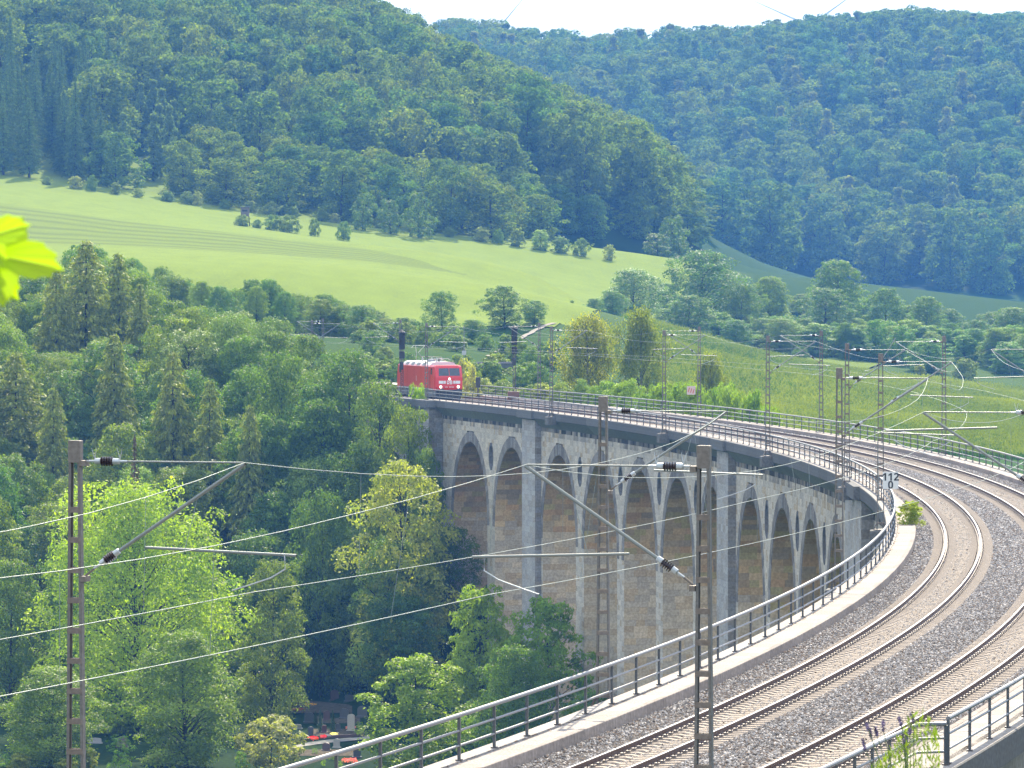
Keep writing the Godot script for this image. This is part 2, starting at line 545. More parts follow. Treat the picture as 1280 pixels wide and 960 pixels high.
# crown of leaf clumps; opt: H, W, base (share of bare stem), clumps, leaves (per clump), size, c0, c1, tip, form (0 dome, 1 pointed, 2 column), droop
func broadleaf(sd: int, opt: Dictionary) -> Dictionary:
	rng.seed = sd
	var H: float = opt.H
	var W: float = opt.W
	var base: float = opt.get("base", 0.18)
	var form: int = opt.get("form", 0)
	var c0: Color = opt.c0
	var c1: Color = opt.c1
	var size: float = opt.size
	var droop: float = opt.get("droop", 0.0)
	var mb := MB.new()
	var wood := MB.new()
	var bark: Color = opt.get("bark", Color(0.06, 0.05, 0.04))
	var lean := Vector3(rng.randf_range(-0.03, 0.03) * H, 0, rng.randf_range(-0.03, 0.03) * H)
	var th := H * (0.80 if form != 0 else 0.70)
	var tr: float = opt.get("trunk", 0.017) * H
	wood.tube(PackedVector3Array([Vector3(0, -0.6, 0), Vector3(lean.x * 0.2, H * 0.2, lean.z * 0.1), lean * 0.6 + Vector3(0, H * 0.5, 0), lean + Vector3(0, th, 0)]), tr, tr * 0.2, 7, bark)
	var n: int = opt.clumps
	var per: int = opt.leaves
	var asym := rng.randf() * TAU
	var tall: float = 0.95 if size > 0.3 else 0.75
	for i in n:
		var t := (i + rng.randf()) / n
		if form == 0:
			t = pow(t, 0.85)
		var ang := i * 2.39996 + rng.randf_range(-0.5, 0.5)
		var prof := 0.0
		match form:
			0: prof = pow(sin(PI * clampf(0.13 + 0.80 * t, 0, 1)), 0.62)
			1: prof = sin(PI * clampf(0.16 + 0.84 * t, 0, 1)) * 0.45 + (1.0 - t) * 0.55
			_: prof = pow(sin(PI * clampf(0.10 + 0.84 * t, 0, 1)), 0.45) * 0.95
		var rough := 0.84 + 0.30 * sin(ang * 2.0 + asym) * (0.5 + 0.5 * sin(t * 7.0 + asym)) + rng.randf_range(-0.22, 0.22)
		var rr := W * 0.5 * prof * rough * (rng.randf_range(0.62, 1.05) if rng.randf() < 0.8 else rng.randf_range(0.1, 0.6))
		var y := H * lerpf(base, 0.95, t) + rng.randf_range(-0.02, 0.02) * H
		var rc: float = W * lerpf(0.055, 0.17, pow(rng.randf(), 1.3)) * lerpf(1.0, 0.75, t)
		var flat := rng.randf_range(0.6, 1.1) * tall
		rr = maxf(0.0, rr - rc * 0.25)
		var mine := int(per * clampf(pow(rc / (W * 0.115), 2.0), 0.3, 2.2))
		var cen := Vector3(cos(ang) * rr, y - rc * 0.5, sin(ang) * rr) + lean * t
		var tone := rng.randf_range(0.82, 1.18)
		var mixk := rng.randf()
		if i % 3 == 0:
			var y0 := clampf(y - rr * rng.randf_range(0.4, 0.9) - 0.05 * H, base * 0.6 * H, th)
			var a := lean * (y0 / H) + Vector3(0, y0, 0)
			var b := cen
			wood.tube(PackedVector3Array([a, a.lerp(b, 0.5) + Vector3(0, rr * 0.12, 0), b]), tr * 0.34 * (1.2 - t), tr * 0.06, 5, bark, false)
		var away := Vector3(cos(ang), 0.35, sin(ang))
		for k in mine:
			var dv := rdir()
			if dv.dot(away) < -0.35 and rng.randf() < 0.75:
				dv = -dv
			if dv.y < -0.2 and rng.randf() < 0.55:
				dv.y = -dv.y
			var rad := rc * (0.5 + 0.62 * sqrt(rng.randf())) * (1.0 if rng.randf() < 0.88 else rng.randf_range(1.0, 1.45))
			var p := cen + Vector3(dv.x * rad, dv.y * rad * flat, dv.z * rad)
			if droop > 0.0:
				p.y -= droop * rng.randf() * rng.randf()
			var nr := (dv * 0.75 + rdir() * 0.75 + Vector3(0, 0.45, 0)).normalized()
			var sz := size * rng.randf_range(0.6, 1.25)
			var col := c0.lerp(c1, clampf(mixk * 0.6 + rng.randf() * 0.5, 0, 1)) * (tone * rng.randf_range(0.78, 1.22))
			leaf(mb, p, nr, (rdir() + Vector3(0, -0.6, 0)).normalized(), sz, sz * rng.randf_range(0.42, 0.6), col)
	return {"crown": mb.mesh(null), "trunk": wood.mesh(M.bark), "H": H, "W": W}

func conifer(sd: int, opt: Dictionary) -> Dictionary:
	rng.seed = sd
	var H: float = opt.H
	var W: float = opt.W
	var mb := MB.new()
	var wood := MB.new()
	var c0: Color = opt.c0
	var c1: Color = opt.c1
	wood.tube(PackedVector3Array([Vector3(0, -0.6, 0), Vector3(0.05, H * 0.5, 0), Vector3(0, H * 0.985, 0)]), H * 0.015, 0.015, 6, Color(0.055, 0.042, 0.034))
	var levels: int = opt.levels
	var open: float = opt.get("open", 0.0)
	for i in levels:
		var t := pow(float(i) / levels, 0.92)
		var y := H * lerpf(opt.get("base", 0.08), 0.985, t)
		var reach := W * 0.5 * (pow(1.0 - t, opt.get("point", 0.8)) * 0.95 + 0.03) * rng.randf_range(0.8, 1.12)
		var nb := int(lerpf(8, 4, t))
		for b in nb:
			var ang := TAU * (b + rng.randf() * 0.7) / nb + i * 1.1
			var dirh := Vector3(cos(ang), 0, sin(ang))
			var len := reach * rng.randf_range(0.7, 1.12)
			var sag: float = opt.get("sag", 0.28)
			var end := Vector3(0, y, 0) + dirh * len + Vector3(0, -len * sag * 0.8, 0)
			if i % 2 == 0 and len > 0.6:
				wood.tube(PackedVector3Array([Vector3(0, y, 0), end]), 0.03, 0.008, 4, Color(0.06, 0.045, 0.035), false)
			var m := int(maxf(4.0, len * opt.get("dens", 9.0)))
			var tone := rng.randf_range(0.8, 1.2)
			for k in m:
				var q := pow((k + rng.randf()) / m, 0.75)
				if q < open and rng.randf() < 0.7:
					continue
				var p := Vector3(0, y, 0) + dirh * len * q + Vector3(0, -len * sag * q * q + len * 0.08 * q, 0)
				var side := dirh.cross(Vector3.UP) * rng.randf_range(-1, 1) * len * 0.26 * (1.15 - q)
				p += side + Vector3(0, rng.randf_range(-0.28, 0.05), 0)
				var sz: float = opt.size * rng.randf_range(0.7, 1.25)
				var hang := (dirh * 0.7 + side.normalized() * 0.5 + Vector3(0, -opt.get("hang", 0.7) * rng.randf_range(0.5, 1.4), 0)).normalized()
				leaf(mb, p, (rdir() + Vector3(0, 0.6, 0)).normalized(), hang, sz, sz * 0.34, c0.lerp(c1, rng.randf()) * tone)
	return {"crown": mb.mesh(null), "trunk": wood.mesh(M.bark), "H": H, "W": W}

func weeping(sd: int, opt: Dictionary) -> Dictionary:
	rng.seed = sd
	var H: float = opt.H
	var W: float = opt.W
	var mb := MB.new()
	var wood := MB.new()
	var pale := Color(0.35, 0.33, 0.30)
	wood.tube(PackedVector3Array([Vector3(0, -0.6, 0), Vector3(0.2, H * 0.35, 0), Vector3(0.1, H * 0.7, 0.1), Vector3(0, H * 0.95, 0)]), H * 0.014, 0.03, 7, pale)
	var n: int = opt.strands
	var tips := []
	for i in 40:
		var t := (i + rng.randf()) / 40.0
		var ang := i * 2.39996 + rng.randf_range(-0.6, 0.6)
		var rr := W * 0.5 * pow(sin(PI * clampf(0.22 + 0.74 * t, 0, 1)), 0.8) * rng.randf_range(0.3, 1.12)
		var top := Vector3(cos(ang) * rr, H * lerpf(0.30, 0.985, pow(t, 0.8)), sin(ang) * rr)
		tips.append(top)
		var a := Vector3(0, maxf(top.y - rr * 1.1, H * 0.2), 0)
		wood.tube(PackedVector3Array([a, a.lerp(top, 0.6) + Vector3(0, rr * 0.2, 0), top]), H * 0.004, 0.012, 4, Color(0.09, 0.07, 0.06), false)
	for i in n:
		var tipp: Vector3 = tips[rng.randi() % tips.size()]
		var inw := rng.randf() * rng.randf() * 0.6
		var top := Vector3(tipp.x * (1.0 - inw), tipp.y + inw * 0.4 + rng.randfn(0, 0.35), tipp.z * (1.0 - inw)) + Vector3(rng.randfn(0, 0.45), 0, rng.randfn(0, 0.45))
		var len := rng.randf_range(0.10, 0.26) * H
		var m := int(len * opt.dens)
		var tone := rng.randf_range(0.8, 1.2)
		var sway := Vector3(rng.randf_range(-0.4, 0.4), 0, rng.randf_range(-0.4, 0.4))
		for k in m:
			var q := (k + rng.randf()) / m
			var p := top + sway * q + Vector3(rng.randfn(0, 0.16), -len * q, rng.randfn(0, 0.16))
			var sz: float = opt.size * rng.randf_range(0.65, 1.2)
			leaf(mb, p, (rdir() + Vector3(0, 0.2, 0)).normalized(), Vector3(rng.randf_range(-0.4, 0.4), -1, rng.randf_range(-0.4, 0.4)).normalized(), sz, sz * 0.5, opt.c0.lerp(opt.c1, rng.randf()) * tone)
	return {"crown": mb.mesh(null), "trunk": wood.mesh(M.bark), "H": H, "W": W}

func prototypes() -> void:
	var g0 := Color(0.040, 0.085, 0.020)
	var g1 := Color(0.085, 0.150, 0.034)
	P.linden = broadleaf(11, {"H": 20.0, "W": 18.0, "clumps": 330, "leaves": 190, "size": 0.165, "c0": Color(0.055, 0.11, 0.022), "c1": Color(0.14, 0.215, 0.036), "base": 0.06})
	P.maple = broadleaf(12, {"H": 14.0, "W": 11.0, "clumps": 215, "leaves": 190, "size": 0.145, "c0": g0, "c1": g1, "base": 0.08})
	P.ash = broadleaf(13, {"H": 18.0, "W": 11.0, "clumps": 170, "leaves": 180, "size": 0.165, "c0": Color(0.045, 0.085, 0.026), "c1": Color(0.09, 0.14, 0.045), "base": 0.06, "form": 2})
	P.oak = broadleaf(14, {"H": 18.0, "W": 15.0, "clumps": 165, "leaves": 190, "size": 0.19, "c0": Color(0.035, 0.075, 0.020), "c1": Color(0.08, 0.135, 0.035), "base": 0.07})
	P.oak2 = broadleaf(15, {"H": 17.0, "W": 13.0, "clumps": 150, "leaves": 190, "size": 0.19, "c0": Color(0.038, 0.080, 0.022), "c1": Color(0.09, 0.14, 0.035), "base": 0.06})
	P.young = broadleaf(16, {"H": 9.0, "W": 6.0, "clumps": 150, "leaves": 150, "size": 0.125, "c0": Color(0.06, 0.12, 0.02), "c1": Color(0.12, 0.20, 0.03), "base": 0.06, "form": 2})
	P.golden = broadleaf(17, {"H": 17.0, "W": 11.0, "clumps": 170, "leaves": 150, "size": 0.165, "c0": Color(0.10, 0.15, 0.04), "c1": Color(0.22, 0.25, 0.075), "base": 0.08, "form": 2})
	P.shrub = broadleaf(18, {"H": 3.2, "W": 4.4, "clumps": 64, "leaves": 120, "size": 0.105, "c0": Color(0.05, 0.095, 0.026), "c1": Color(0.11, 0.16, 0.045), "base": 0.12})
	P.shrub2 = broadleaf(19, {"H": 3.0, "W": 3.4, "clumps": 60, "leaves": 120, "size": 0.10, "c0": Color(0.06, 0.10, 0.026), "c1": Color(0.14, 0.19, 0.055), "base": 0.10})
	P.silver = broadleaf(20, {"H": 3.0, "W": 3.6, "clumps": 55, "leaves": 80, "size": 0.12, "c0": Color(0.12, 0.15, 0.095), "c1": Color(0.24, 0.27, 0.19), "base": 0.10})
	P.beech = broadleaf(21, {"H": 22.0, "W": 15.0, "clumps": 85, "leaves": 110, "size": 0.40, "c0": Color(0.040, 0.080, 0.022), "c1": Color(0.085, 0.135, 0.035), "base": 0.05})
	P.beech2 = broadleaf(22, {"H": 21.0, "W": 13.0, "clumps": 75, "leaves": 110, "size": 0.40, "c0": Color(0.038, 0.078, 0.024), "c1": Color(0.08, 0.13, 0.04), "base": 0.05, "form": 2})
	P.beech3 = broadleaf(23, {"H": 20.0, "W": 15.0, "clumps": 80, "leaves": 110, "size": 0.40, "c0": Color(0.045, 0.085, 0.022), "c1": Color(0.10, 0.145, 0.035), "base": 0.04})
	P.poplar = broadleaf(24, {"H": 20.0, "W": 8.0, "clumps": 70, "leaves": 110, "size": 0.34, "c0": Color(0.06, 0.095, 0.045), "c1": Color(0.12, 0.155, 0.08), "base": 0.05, "form": 1})
	P.spruce = conifer(31, {"H": 22.0, "W": 7.5, "levels": 46, "size": 0.34, "dens": 8.0, "c0": Color(0.022, 0.045, 0.022), "c1": Color(0.045, 0.075, 0.035)})
	P.larch = conifer(32, {"H": 20.0, "W": 9.0, "levels": 52, "size": 0.30, "dens": 15.0, "sag": 0.16, "hang": 1.4, "open": 0.3, "point": 0.52, "c0": Color(0.050, 0.075, 0.030), "c1": Color(0.095, 0.125, 0.050)})
	P.larch2 = conifer(33, {"H": 19.0, "W": 8.0, "levels": 50, "size": 0.30, "dens": 15.0, "sag": 0.22, "hang": 1.2, "open": 0.25, "point": 0.58, "c0": Color(0.045, 0.070, 0.030), "c1": Color(0.085, 0.115, 0.050)})
	P.birch = weeping(41, {"H": 13.0, "W": 8.5, "strands": 620, "dens": 10.0, "size": 0.15, "c0": Color(0.06, 0.095, 0.025), "c1": Color(0.15, 0.18, 0.055)})
	P.birch2 = weeping(42, {"H": 13.0, "W": 9.5, "strands": 660, "dens": 10.0, "size": 0.15, "c0": Color(0.055, 0.09, 0.028), "c1": Color(0.14, 0.17, 0.06)})
	P.cypress = conifer(43, {"H": 2.6, "W": 0.75, "levels": 34, "size": 0.07, "dens": 34.0, "sag": -0.9, "hang": -1.2, "base": 0.03, "c0": Color(0.022, 0.05, 0.02), "c1": Color(0.05, 0.085, 0.03)})
	P.ball = broadleaf(44, {"H": 1.0, "W": 1.2, "clumps": 26, "leaves": 60, "size": 0.035, "c0": Color(0.05, 0.11, 0.02), "c1": Color(0.12, 0.20, 0.035), "base": 0.12})
	leafmat("leaf", Color(1, 1, 1))
	leafmat("leaf_warm", Color(1.3, 1.15, 0.85))
	leafmat("leaf_cool", Color(0.85, 0.98, 1.1))
	leafmat("leaf_silver", Color(1.35, 1.3, 1.9), 0.7)
	leafmat("leaf_yellow", Color(1.5, 1.4, 0.85))
	leafmat("leaf_far", Color(1, 1, 1), 1.0, 0.8)
	leafmat("leaf_far_warm", Color(1.3, 1.15, 0.85), 1.0, 0.8)
	leafmat("leaf_far_cool", Color(0.85, 1.0, 1.15), 1.0, 0.8)
	leafmat("leaf_pale", Color(1.5, 1.35, 1.5), 0.8)
	leafmat("needle", Color(1.7, 1.6, 1.2), 0.8, 0.6)
	leafmat("needle_far", Color(1.5, 1.5, 1.4), 0.6, 0.85)
	leafmat("needle_dark", Color(0.8, 0.9, 0.95), 0.4)
	leafmat("leaf_brown", Color(1.7, 0.7, 0.8), 0.4)

func plant(proto: Dictionary, called: String, label: String, category: String, at: Vector3, h: float, w: float, m: Material, group := "", turn := -1.0) -> Node3D:
	var o := thing(called, label, category, at, group)
	var sy: float = h / proto.H
	var sx: float = w / proto.W
	o.rotation.y = rng.randf() * TAU if turn < 0 else turn
	var a := part("trunk" if category == "tree" else "stem", proto.trunk, o)
	var b := part("crown" if category == "tree" else "foliage", proto.crown, o, m)
	a.scale = Vector3(sx, sy, sx)
	b.scale = Vector3(sx, sy, sx)
	return o

# a tree set by where its top and sides show in the photograph and by the ground it stands on
func plant_at(proto: Dictionary, called: String, label: String, category: String, x: float, top: float, wide: float, d: float, m: Material, group := "", turn := -1.0) -> Node3D:
	var p := pix(x, top, d)
	var g := land(p.x, d)
	var h := maxf(0.6, p.y - g)
	if proto.H < 4.0 and h > 4.5 and proto != P.silver:
		proto = P.young if h > 7.0 or rng.randf() < 0.5 else P.maple
	return plant(proto, called, label, category, Vector3(p.x, g, -d), h, minf(wide / FPX * d, h * 1.3), m, group, turn)

# where the line of sight through a pixel first meets the land beyond depth d0
func ground_hit(x: float, row: float, d0: float) -> Vector3:
	var d := d0
	while d < 1500.0:
		var p := pix(x, row, d)
		if p.y <= land(p.x, d):
			return Vector3(p.x, land(p.x, d), -d)
		d += 1.5
	return pix(x, row, d0)

func interp(tab: Array, x: float) -> float:
	if x <= tab[0][0]:
		return tab[0][1]
	for i in tab.size() - 1:
		if x <= tab[i + 1][0]:
			return lerpf(tab[i][1], tab[i + 1][1], (x - tab[i][0]) / (tab[i + 1][0] - tab[i][0]))
	return tab[-1][1]

# ------------------------------------------------------------------ the viaduct
const ARCHES := [[411.8, 7.9], [392.6, 7.9], [370.7, 7.7], [351.6, 7.7], [333.2, 7.5], [315.2, 7.3], [298.6, 6.4], [279.2, 6.6], [262.4, 6.8], [246.3, 6.4], [230.9, 6.0], [190.0, 7.5]]
const PILASTERS := [[424.5, 441.0, -6.2], [379.0, 385.0, -5.3], [286.8, 292.4, -5.3], [203.5, 216.5, -5.4]]
const SPRING := -11.45
const RISE := 7.85
const WALL := -4.7
const FOOT := -31.0

func opening(c: float, hw: float, y: float, more: float) -> float:
	if y <= SPRING:
		return hw
	var q := (y - SPRING) / (RISE + more)
	return 0.0 if q >= 1.0 else (hw + more) * sqrt(1.0 - q * q)

func wall_colour(y: float, s: float, fn: FastNoiseLite) -> Color:
	var k := rng.randf()
	var col := Color(0.64, 0.57, 0.45).lerp(Color(0.54, 0.50, 0.42), k)
	if rng.randf() < 0.12:
		col = Color(0.52, 0.43, 0.30)
	col = col * rng.randf_range(0.86, 1.12)
	# black algae hang down from under the deck in ragged streaks
	var depth := -1.25 - y + 0.35 * fn.get_noise_1d(s * 9.0)
	var k2 := clampf(1.15 - depth / 0.8, 0.0, 1.0)
	if rng.randf() < k2 * 1.2:
		col = col.lerp(Color(0.065, 0.07, 0.068), clampf(k2 * rng.randf_range(0.6, 1.3), 0.0, 0.97))
	return col

func pier_colour(y: float) -> Color:
	var pal := [Color(0.31, 0.24, 0.15), Color(0.26, 0.21, 0.14), Color(0.24, 0.205, 0.15), Color(0.29, 0.21, 0.13), Color(0.25, 0.23, 0.13), Color(0.33, 0.27, 0.18), Color(0.21, 0.185, 0.145)]
	var low := [Color(0.30, 0.28, 0.245), Color(0.27, 0.255, 0.23), Color(0.32, 0.29, 0.24), Color(0.29, 0.25, 0.19)]
	var col: Color = pal[rng.randi() % pal.size()] if y > SPRING + rng.randf_range(-0.4, 0.4) else low[rng.randi() % low.size()]
	return col * rng.randf_range(1.6, 2.05) * Color(1.08, 1.0, 0.84)

func emit_stone(lots: Array, whole: MB, node: Node, called: String, most: int, a: Vector3, b: Vector3, c: Vector3, d: Vector3, o: Vector3, bev: float, col: Color, near: bool) -> void:
	if near and lots[0] < most:
		lots[0] += 1
		var one_ := MB.new()
		one_.stone(a, b, c, d, o, bev, col)
		part(called, one_.mesh(M.stone), node)
	else:
		whole.stone(a, b, c, d, o, bev, col)

func viaduct() -> void:
	rng.seed = 77
	var v := thing("stone_viaduct", "long curved railway viaduct of pale squared stone with tall round arches", "viaduct")
	var fn := FastNoiseLite.new()
	fn.frequency = 0.15
	var facing := MB.new()
	var nf := [0]
	var y := -1.25
	while y > FOOT:
		var ch := rng.randf_range(0.36, 0.50)
		var y0 := y - ch
		var ym := y - ch * 0.5
		# solid stretches of this course
		var cuts := []
		for a in ARCHES:
			var w := opening(a[0], a[1], ym, 1.0)
			if w > 0.0:
				cuts.append([a[0] - w + (0.3 if ym > SPRING else 0.0), a[0] + w - (0.3 if ym > SPRING else 0.0)])
		for i in ARCHES.size() - 1:
			var mid: float = (ARCHES[i][0] - ARCHES[i][1] + ARCHES[i + 1][0] + ARCHES[i + 1][1]) * 0.5
			var q := absf(ym + 4.75) / 1.35
			if q < 1.0 and not is_pilaster(mid):
				var w := 1.1 * sqrt(1.0 - q * q)
				cuts.append([mid - w + 0.12, mid + w - 0.12])
		cuts.append([-100, 178.0]); cuts.append([462.0, 900])
		cuts.sort_custom(func(p, q): return p[0] < q[0])
		for i in cuts.size() - 1:
			var s: float = cuts[i][1]
			var e: float = cuts[i + 1][0]
			while s < e - 0.02:
				var l := rng.randf_range(0.55, 1.15)
				if e - s - l < 0.35:
					l = e - s
				var col := wall_colour(ym, s, fn)
				emit_stone(nf, facing, v, "facing_stone", 300, cp(s + l, WALL, y0), cp(s, WALL, y0), cp(s, WALL, y), cp(s + l, WALL, y), -outward(s) * rng.randf_range(0.012, 0.03), 0.018, col, s > 222 and s < 290 and ym < -2.4 and ym > -9.0)
				s += l
		y = y0
	stuff(part("facing_stones", facing.mesh(M.stone), v))
	# arch rings
	var ring := MB.new()
	var nr := [0]
	var arch_stones := MB.new()
	var np := [0]
	for a in ARCHES:
		var c: float = a[0]
		var hw: float = a[1]
		var N := 39
		for i in N:
			var t0 := PI * i / N
			var t1 := PI * (i + 1) / N
			var p := func(t: float, r: float) -> Vector3:
				return cp(c + cos(t) * (hw + r), WALL, SPRING + sin(t) * (RISE + r))
			var col := Color(0.27, 0.25, 0.22) * rng.randf_range(0.72, 1.28)
			if i == N / 2:
				col = Color(0.30, 0.29, 0.27)
			emit_stone(nr, ring, v, "voussoir", 200, p.call(t0, 0.0), p.call(t0, 1.02), p.call(t1, 1.02), p.call(t1, 0.0), -outward(c) * (0.07 if i == N / 2 else 0.045), 0.014, col, c > 225 and c < 300)
		# inner faces: far pier, barrel, near pier
		var path := PackedVector2Array()
		var yy := FOOT
		while yy < SPRING - 0.1:
			path.append(Vector2(c + hw, yy))
			yy += 0.52
		var NB := 46
		for i in NB + 1:
			var t := PI * i / NB
			path.append(Vector2(c + cos(t) * hw, SPRING + sin(t) * RISE))
		yy = SPRING - 0.52
		while yy > FOOT:
			path.append(Vector2(c - hw, yy))
			yy -= 0.52
		for i in path.size() - 1:
			var p0 := path[i]
			var p1 := path[i + 1]
			var tg := (p1 - p0).normalized()
			var inn := Vector2(-tg.y, tg.x)
			var o := WALL
			var far_side := i < path.size() * 0.5
			while o < -WALL - 0.02:
				var l := rng.randf_range(0.7, 1.35) if o < 0.0 and far_side else 2.5
				if -WALL - o - l < 0.5:
					l = -WALL - o
				var outv := along(c) * inn.x * 0.02 + Vector3(0, inn.y * 0.02, 0)
				outv *= rng.randf_range(0.6, 1.6)
				emit_stone(np, arch_stones, v, "pier_stone", 300, cp(p0.x, o, p0.y), cp(p0.x, o + l, p0.y), cp(p1.x, o + l, p1.y), cp(p1.x, o, p1.y), outv, 0.016, pier_colour(p0.y), far_side and o < -2.2 and p0.y > -19.0 and c > 225.0 and c < 320.0)
				o += l
	stuff(part("voussoirs", ring.mesh(M.stone), v))
	stuff(part("pier_stones", arch_stones.mesh(M.stone), v))
	# round openings in the spandrels
	for i in ARCHES.size() - 1:
		var mid: float = (ARCHES[i][0] - ARCHES[i][1] + ARCHES[i + 1][0] + ARCHES[i + 1][1]) * 0.5
		if is_pilaster(mid):
			continue
		var mb := MB.new()
		var N := 16
		for k in N:
			var t0 := TAU * k / N
			var t1 := TAU * (k + 1) / N
			var p := func(t: float, r: float, o: float) -> Vector3:
				return cp(mid + cos(t) * (0.78 + r), WALL + o, -4.75 + sin(t) * (1.03 + r))
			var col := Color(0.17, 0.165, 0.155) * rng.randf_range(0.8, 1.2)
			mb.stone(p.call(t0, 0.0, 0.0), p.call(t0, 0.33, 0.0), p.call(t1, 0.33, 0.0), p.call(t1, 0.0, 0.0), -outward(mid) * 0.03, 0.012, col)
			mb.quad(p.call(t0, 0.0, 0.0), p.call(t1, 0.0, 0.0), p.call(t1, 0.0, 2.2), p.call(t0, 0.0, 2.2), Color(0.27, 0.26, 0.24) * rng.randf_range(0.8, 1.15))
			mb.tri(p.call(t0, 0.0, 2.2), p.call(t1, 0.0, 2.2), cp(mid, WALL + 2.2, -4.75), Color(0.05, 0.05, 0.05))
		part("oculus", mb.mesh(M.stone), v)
	# pilasters of larger, cooler blocks
	for q in PILASTERS:
		var mb := MB.new()
		y = -0.55
		while y > FOOT:
			var ch := rng.randf_range(0.42, 0.58)
			var y0 := y - ch
			var s: float = q[0]
			while s < q[1] - 0.02:
				var l := rng.randf_range(0.8, 1.5)
				if q[1] - s - l < 0.5:
					l = q[1] - s
				var col := Color(0.47, 0.46, 0.43).lerp(Color(0.42, 0.37, 0.30), rng.randf() * rng.randf()) * rng.randf_range(0.86, 1.1)
				mb.stone(cp(s + l, q[2], y0), cp(s, q[2], y0), cp(s, q[2], y), cp(s + l, q[2], y), -outward(s) * rng.randf_range(0.01, 0.025), 0.016, col)
				s += l
			for e in [q[0], q[1]]:
				var o: float = q[2]
				while o < WALL - 0.02:
					var l: float = minf(rng.randf_range(0.5, 0.9), WALL - o)
					var col := Color(0.38, 0.38, 0.37).lerp(Color(0.33, 0.29, 0.23), rng.randf()) * rng.randf_range(0.8, 1.1)
					var dv := along(e) * (-0.02 if e == q[0] else 0.02)
					if e == q[0]:
						mb.stone(cp(e, o, y0), cp(e, o + l, y0), cp(e, o + l, y), cp(e, o, y), dv, 0.016, col)
					else:
						mb.stone(cp(e, o + l, y0), cp(e, o, y0), cp(e, o, y), cp(e, o + l, y), dv, 0.016, col)
					o += l
			y = y0
		stuff(part("pilaster", mb.mesh(M.stone), v))
		# the deck edge steps out over each pilaster
		var cap := MB.new()
		var o0: float = q[2] - 0.45
		sweep(cap, [Vector2(-5.40, 0.215), Vector2(o0, 0.215), Vector2(o0, -0.52), Vector2(WALL, -0.62)], q[0] - 0.4, q[1] + 0.4, 1.5, func(_i): return Color(0.20, 0.20, 0.195) * rng.randf_range(0.9, 1.1))
		for e in [q[0] - 0.4, q[1] + 0.4]:
			cap.quad(cp(e, o0, -0.52), cp(e, -5.0, -0.52), cp(e, -5.0, 0.215), cp(e, o0, 0.215), Color(0.2, 0.2, 0.195))
		part("pilaster_cap", cap.mesh(M.concrete), v)
	# plain stretches of wall that the deck hides, and the outer wall
	var back := MB.new()
	sweep(back, [Vector2(WALL, -1.25), Vector2(WALL, FOOT)], 35.0, 178.0, 4.0, func(_i): return Color(0.36, 0.34, 0.30))
	sweep(back, [Vector2(-WALL, FOOT), Vector2(-WALL, -1.25)], 20.0, 182.0, 4.0, func(_i): return Color(0.36, 0.34, 0.30))
	sweep(back, [Vector2(-WALL, -3.4), Vector2(-WALL, -1.25)], 182.0, 462.0, 4.0, func(_i): return Color(0.36, 0.34, 0.30))
	sweep(back, [Vector2(-WALL, FOOT), Vector2(-WALL, -1.25)], 421.0, 470.0, 4.0, func(_i): return Color(0.36, 0.34, 0.30))
	part("outer_wall", back.mesh(M.stone), v)
	# deck edge beams in cast lengths, sloping brackets below them
	var s := 12.0
	while s < 470.0:
		var e := s + 6.0
		for side in [-1.0, 1.0]:
			var k := 1.0 + (0.065 * (1.0 - smoothstep(70.0, 112.0, s)) if side > 0 else 0.0)
			var tone := rng.randf_range(0.85, 1.1)
			var mb := MB.new()
			var pr := [Vector2(side * 5.02 * k, 0.20), Vector2(side * 5.50 * k, 0.20), Vector2(side * 5.53 * k, 0.17), Vector2(side * 5.53 * k, -0.46), Vector2(side * 5.46 * k, -0.50)]
			if side > 0:
				pr.reverse()
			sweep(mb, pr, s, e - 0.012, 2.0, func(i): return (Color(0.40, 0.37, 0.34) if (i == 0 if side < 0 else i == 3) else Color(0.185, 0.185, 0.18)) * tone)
			part("edge_beam", mb.mesh(M.concrete), v)
			var br := MB.new()
			var pb := [Vector2(side * 5.46 * k, -0.50), Vector2(side * (-WALL + 0.04), -1.28), Vector2(side * (-WALL), -1.30)]
			if side > 0:
				pb.reverse()
			sweep(br, pb, s, e - 0.03, 2.0, func(_i): return Color(0.225, 0.245, 0.20) * tone)
			part("bracket", br.mesh(M.concrete), v)
		s = e
	# footways: kerb and slabs
	var rest := MB.new()
	for side in [-1.0, 1.0]:
		var count := 0
		var q := 14.0
		while q < 468.0:
			var l := 1.18
			var mb := MB.new()
			var t := rng.randf_range(0.86, 1.06)
			if rng.randf() < 0.07:
				t = 1.28
			var col := Color(0.42, 0.385, 0.355) * t
			var o0: float = side * (5.0 + (0.5 * (1.0 - smoothstep(70.0, 112.0, q)) if side > 0 else 0.0))
			var o1: float = side * 4.36
			var lowpr := [Vector2(o0, 0.20), Vector2(o1 - side * -0.005, 0.20), Vector2(o1 - side * 0.012, 0.19), Vector2(o1 - side * 0.012, -0.02)]
			if side > 0:
				lowpr.reverse()
			var into := mb if count < 150 and q > 30.0 else rest
			sweep(into, lowpr, q, q + l - 0.015, 1.3, func(_i): return col)
			if into == mb:
				part("footway_slab", mb.mesh(M.paving), v)
				count += 1
			q += l
		var kerb := MB.new()
		q = 14.0
		while q < 468.0:
			var kc := Color(0.36, 0.32, 0.29) * rng.randf_range(0.85, 1.1)
			var kp := [Vector2(side * 4.36, 0.205), Vector2(side * 4.20, 0.215), Vector2(side * 4.185, 0.20), Vector2(side * 4.17, -0.34)]
			if side > 0:
				kp.reverse()
			sweep(kerb, kp, q, q + 2.38, 1.2, func(_i): return kc)
			q += 2.4
		part("kerb", kerb.mesh(M.concrete), v)
	stuff(part("footway_slabs", rest.mesh(M.paving), v))
	# rust-brown moss and litter in the groove beside the railing posts
	var dirt := MB.new()
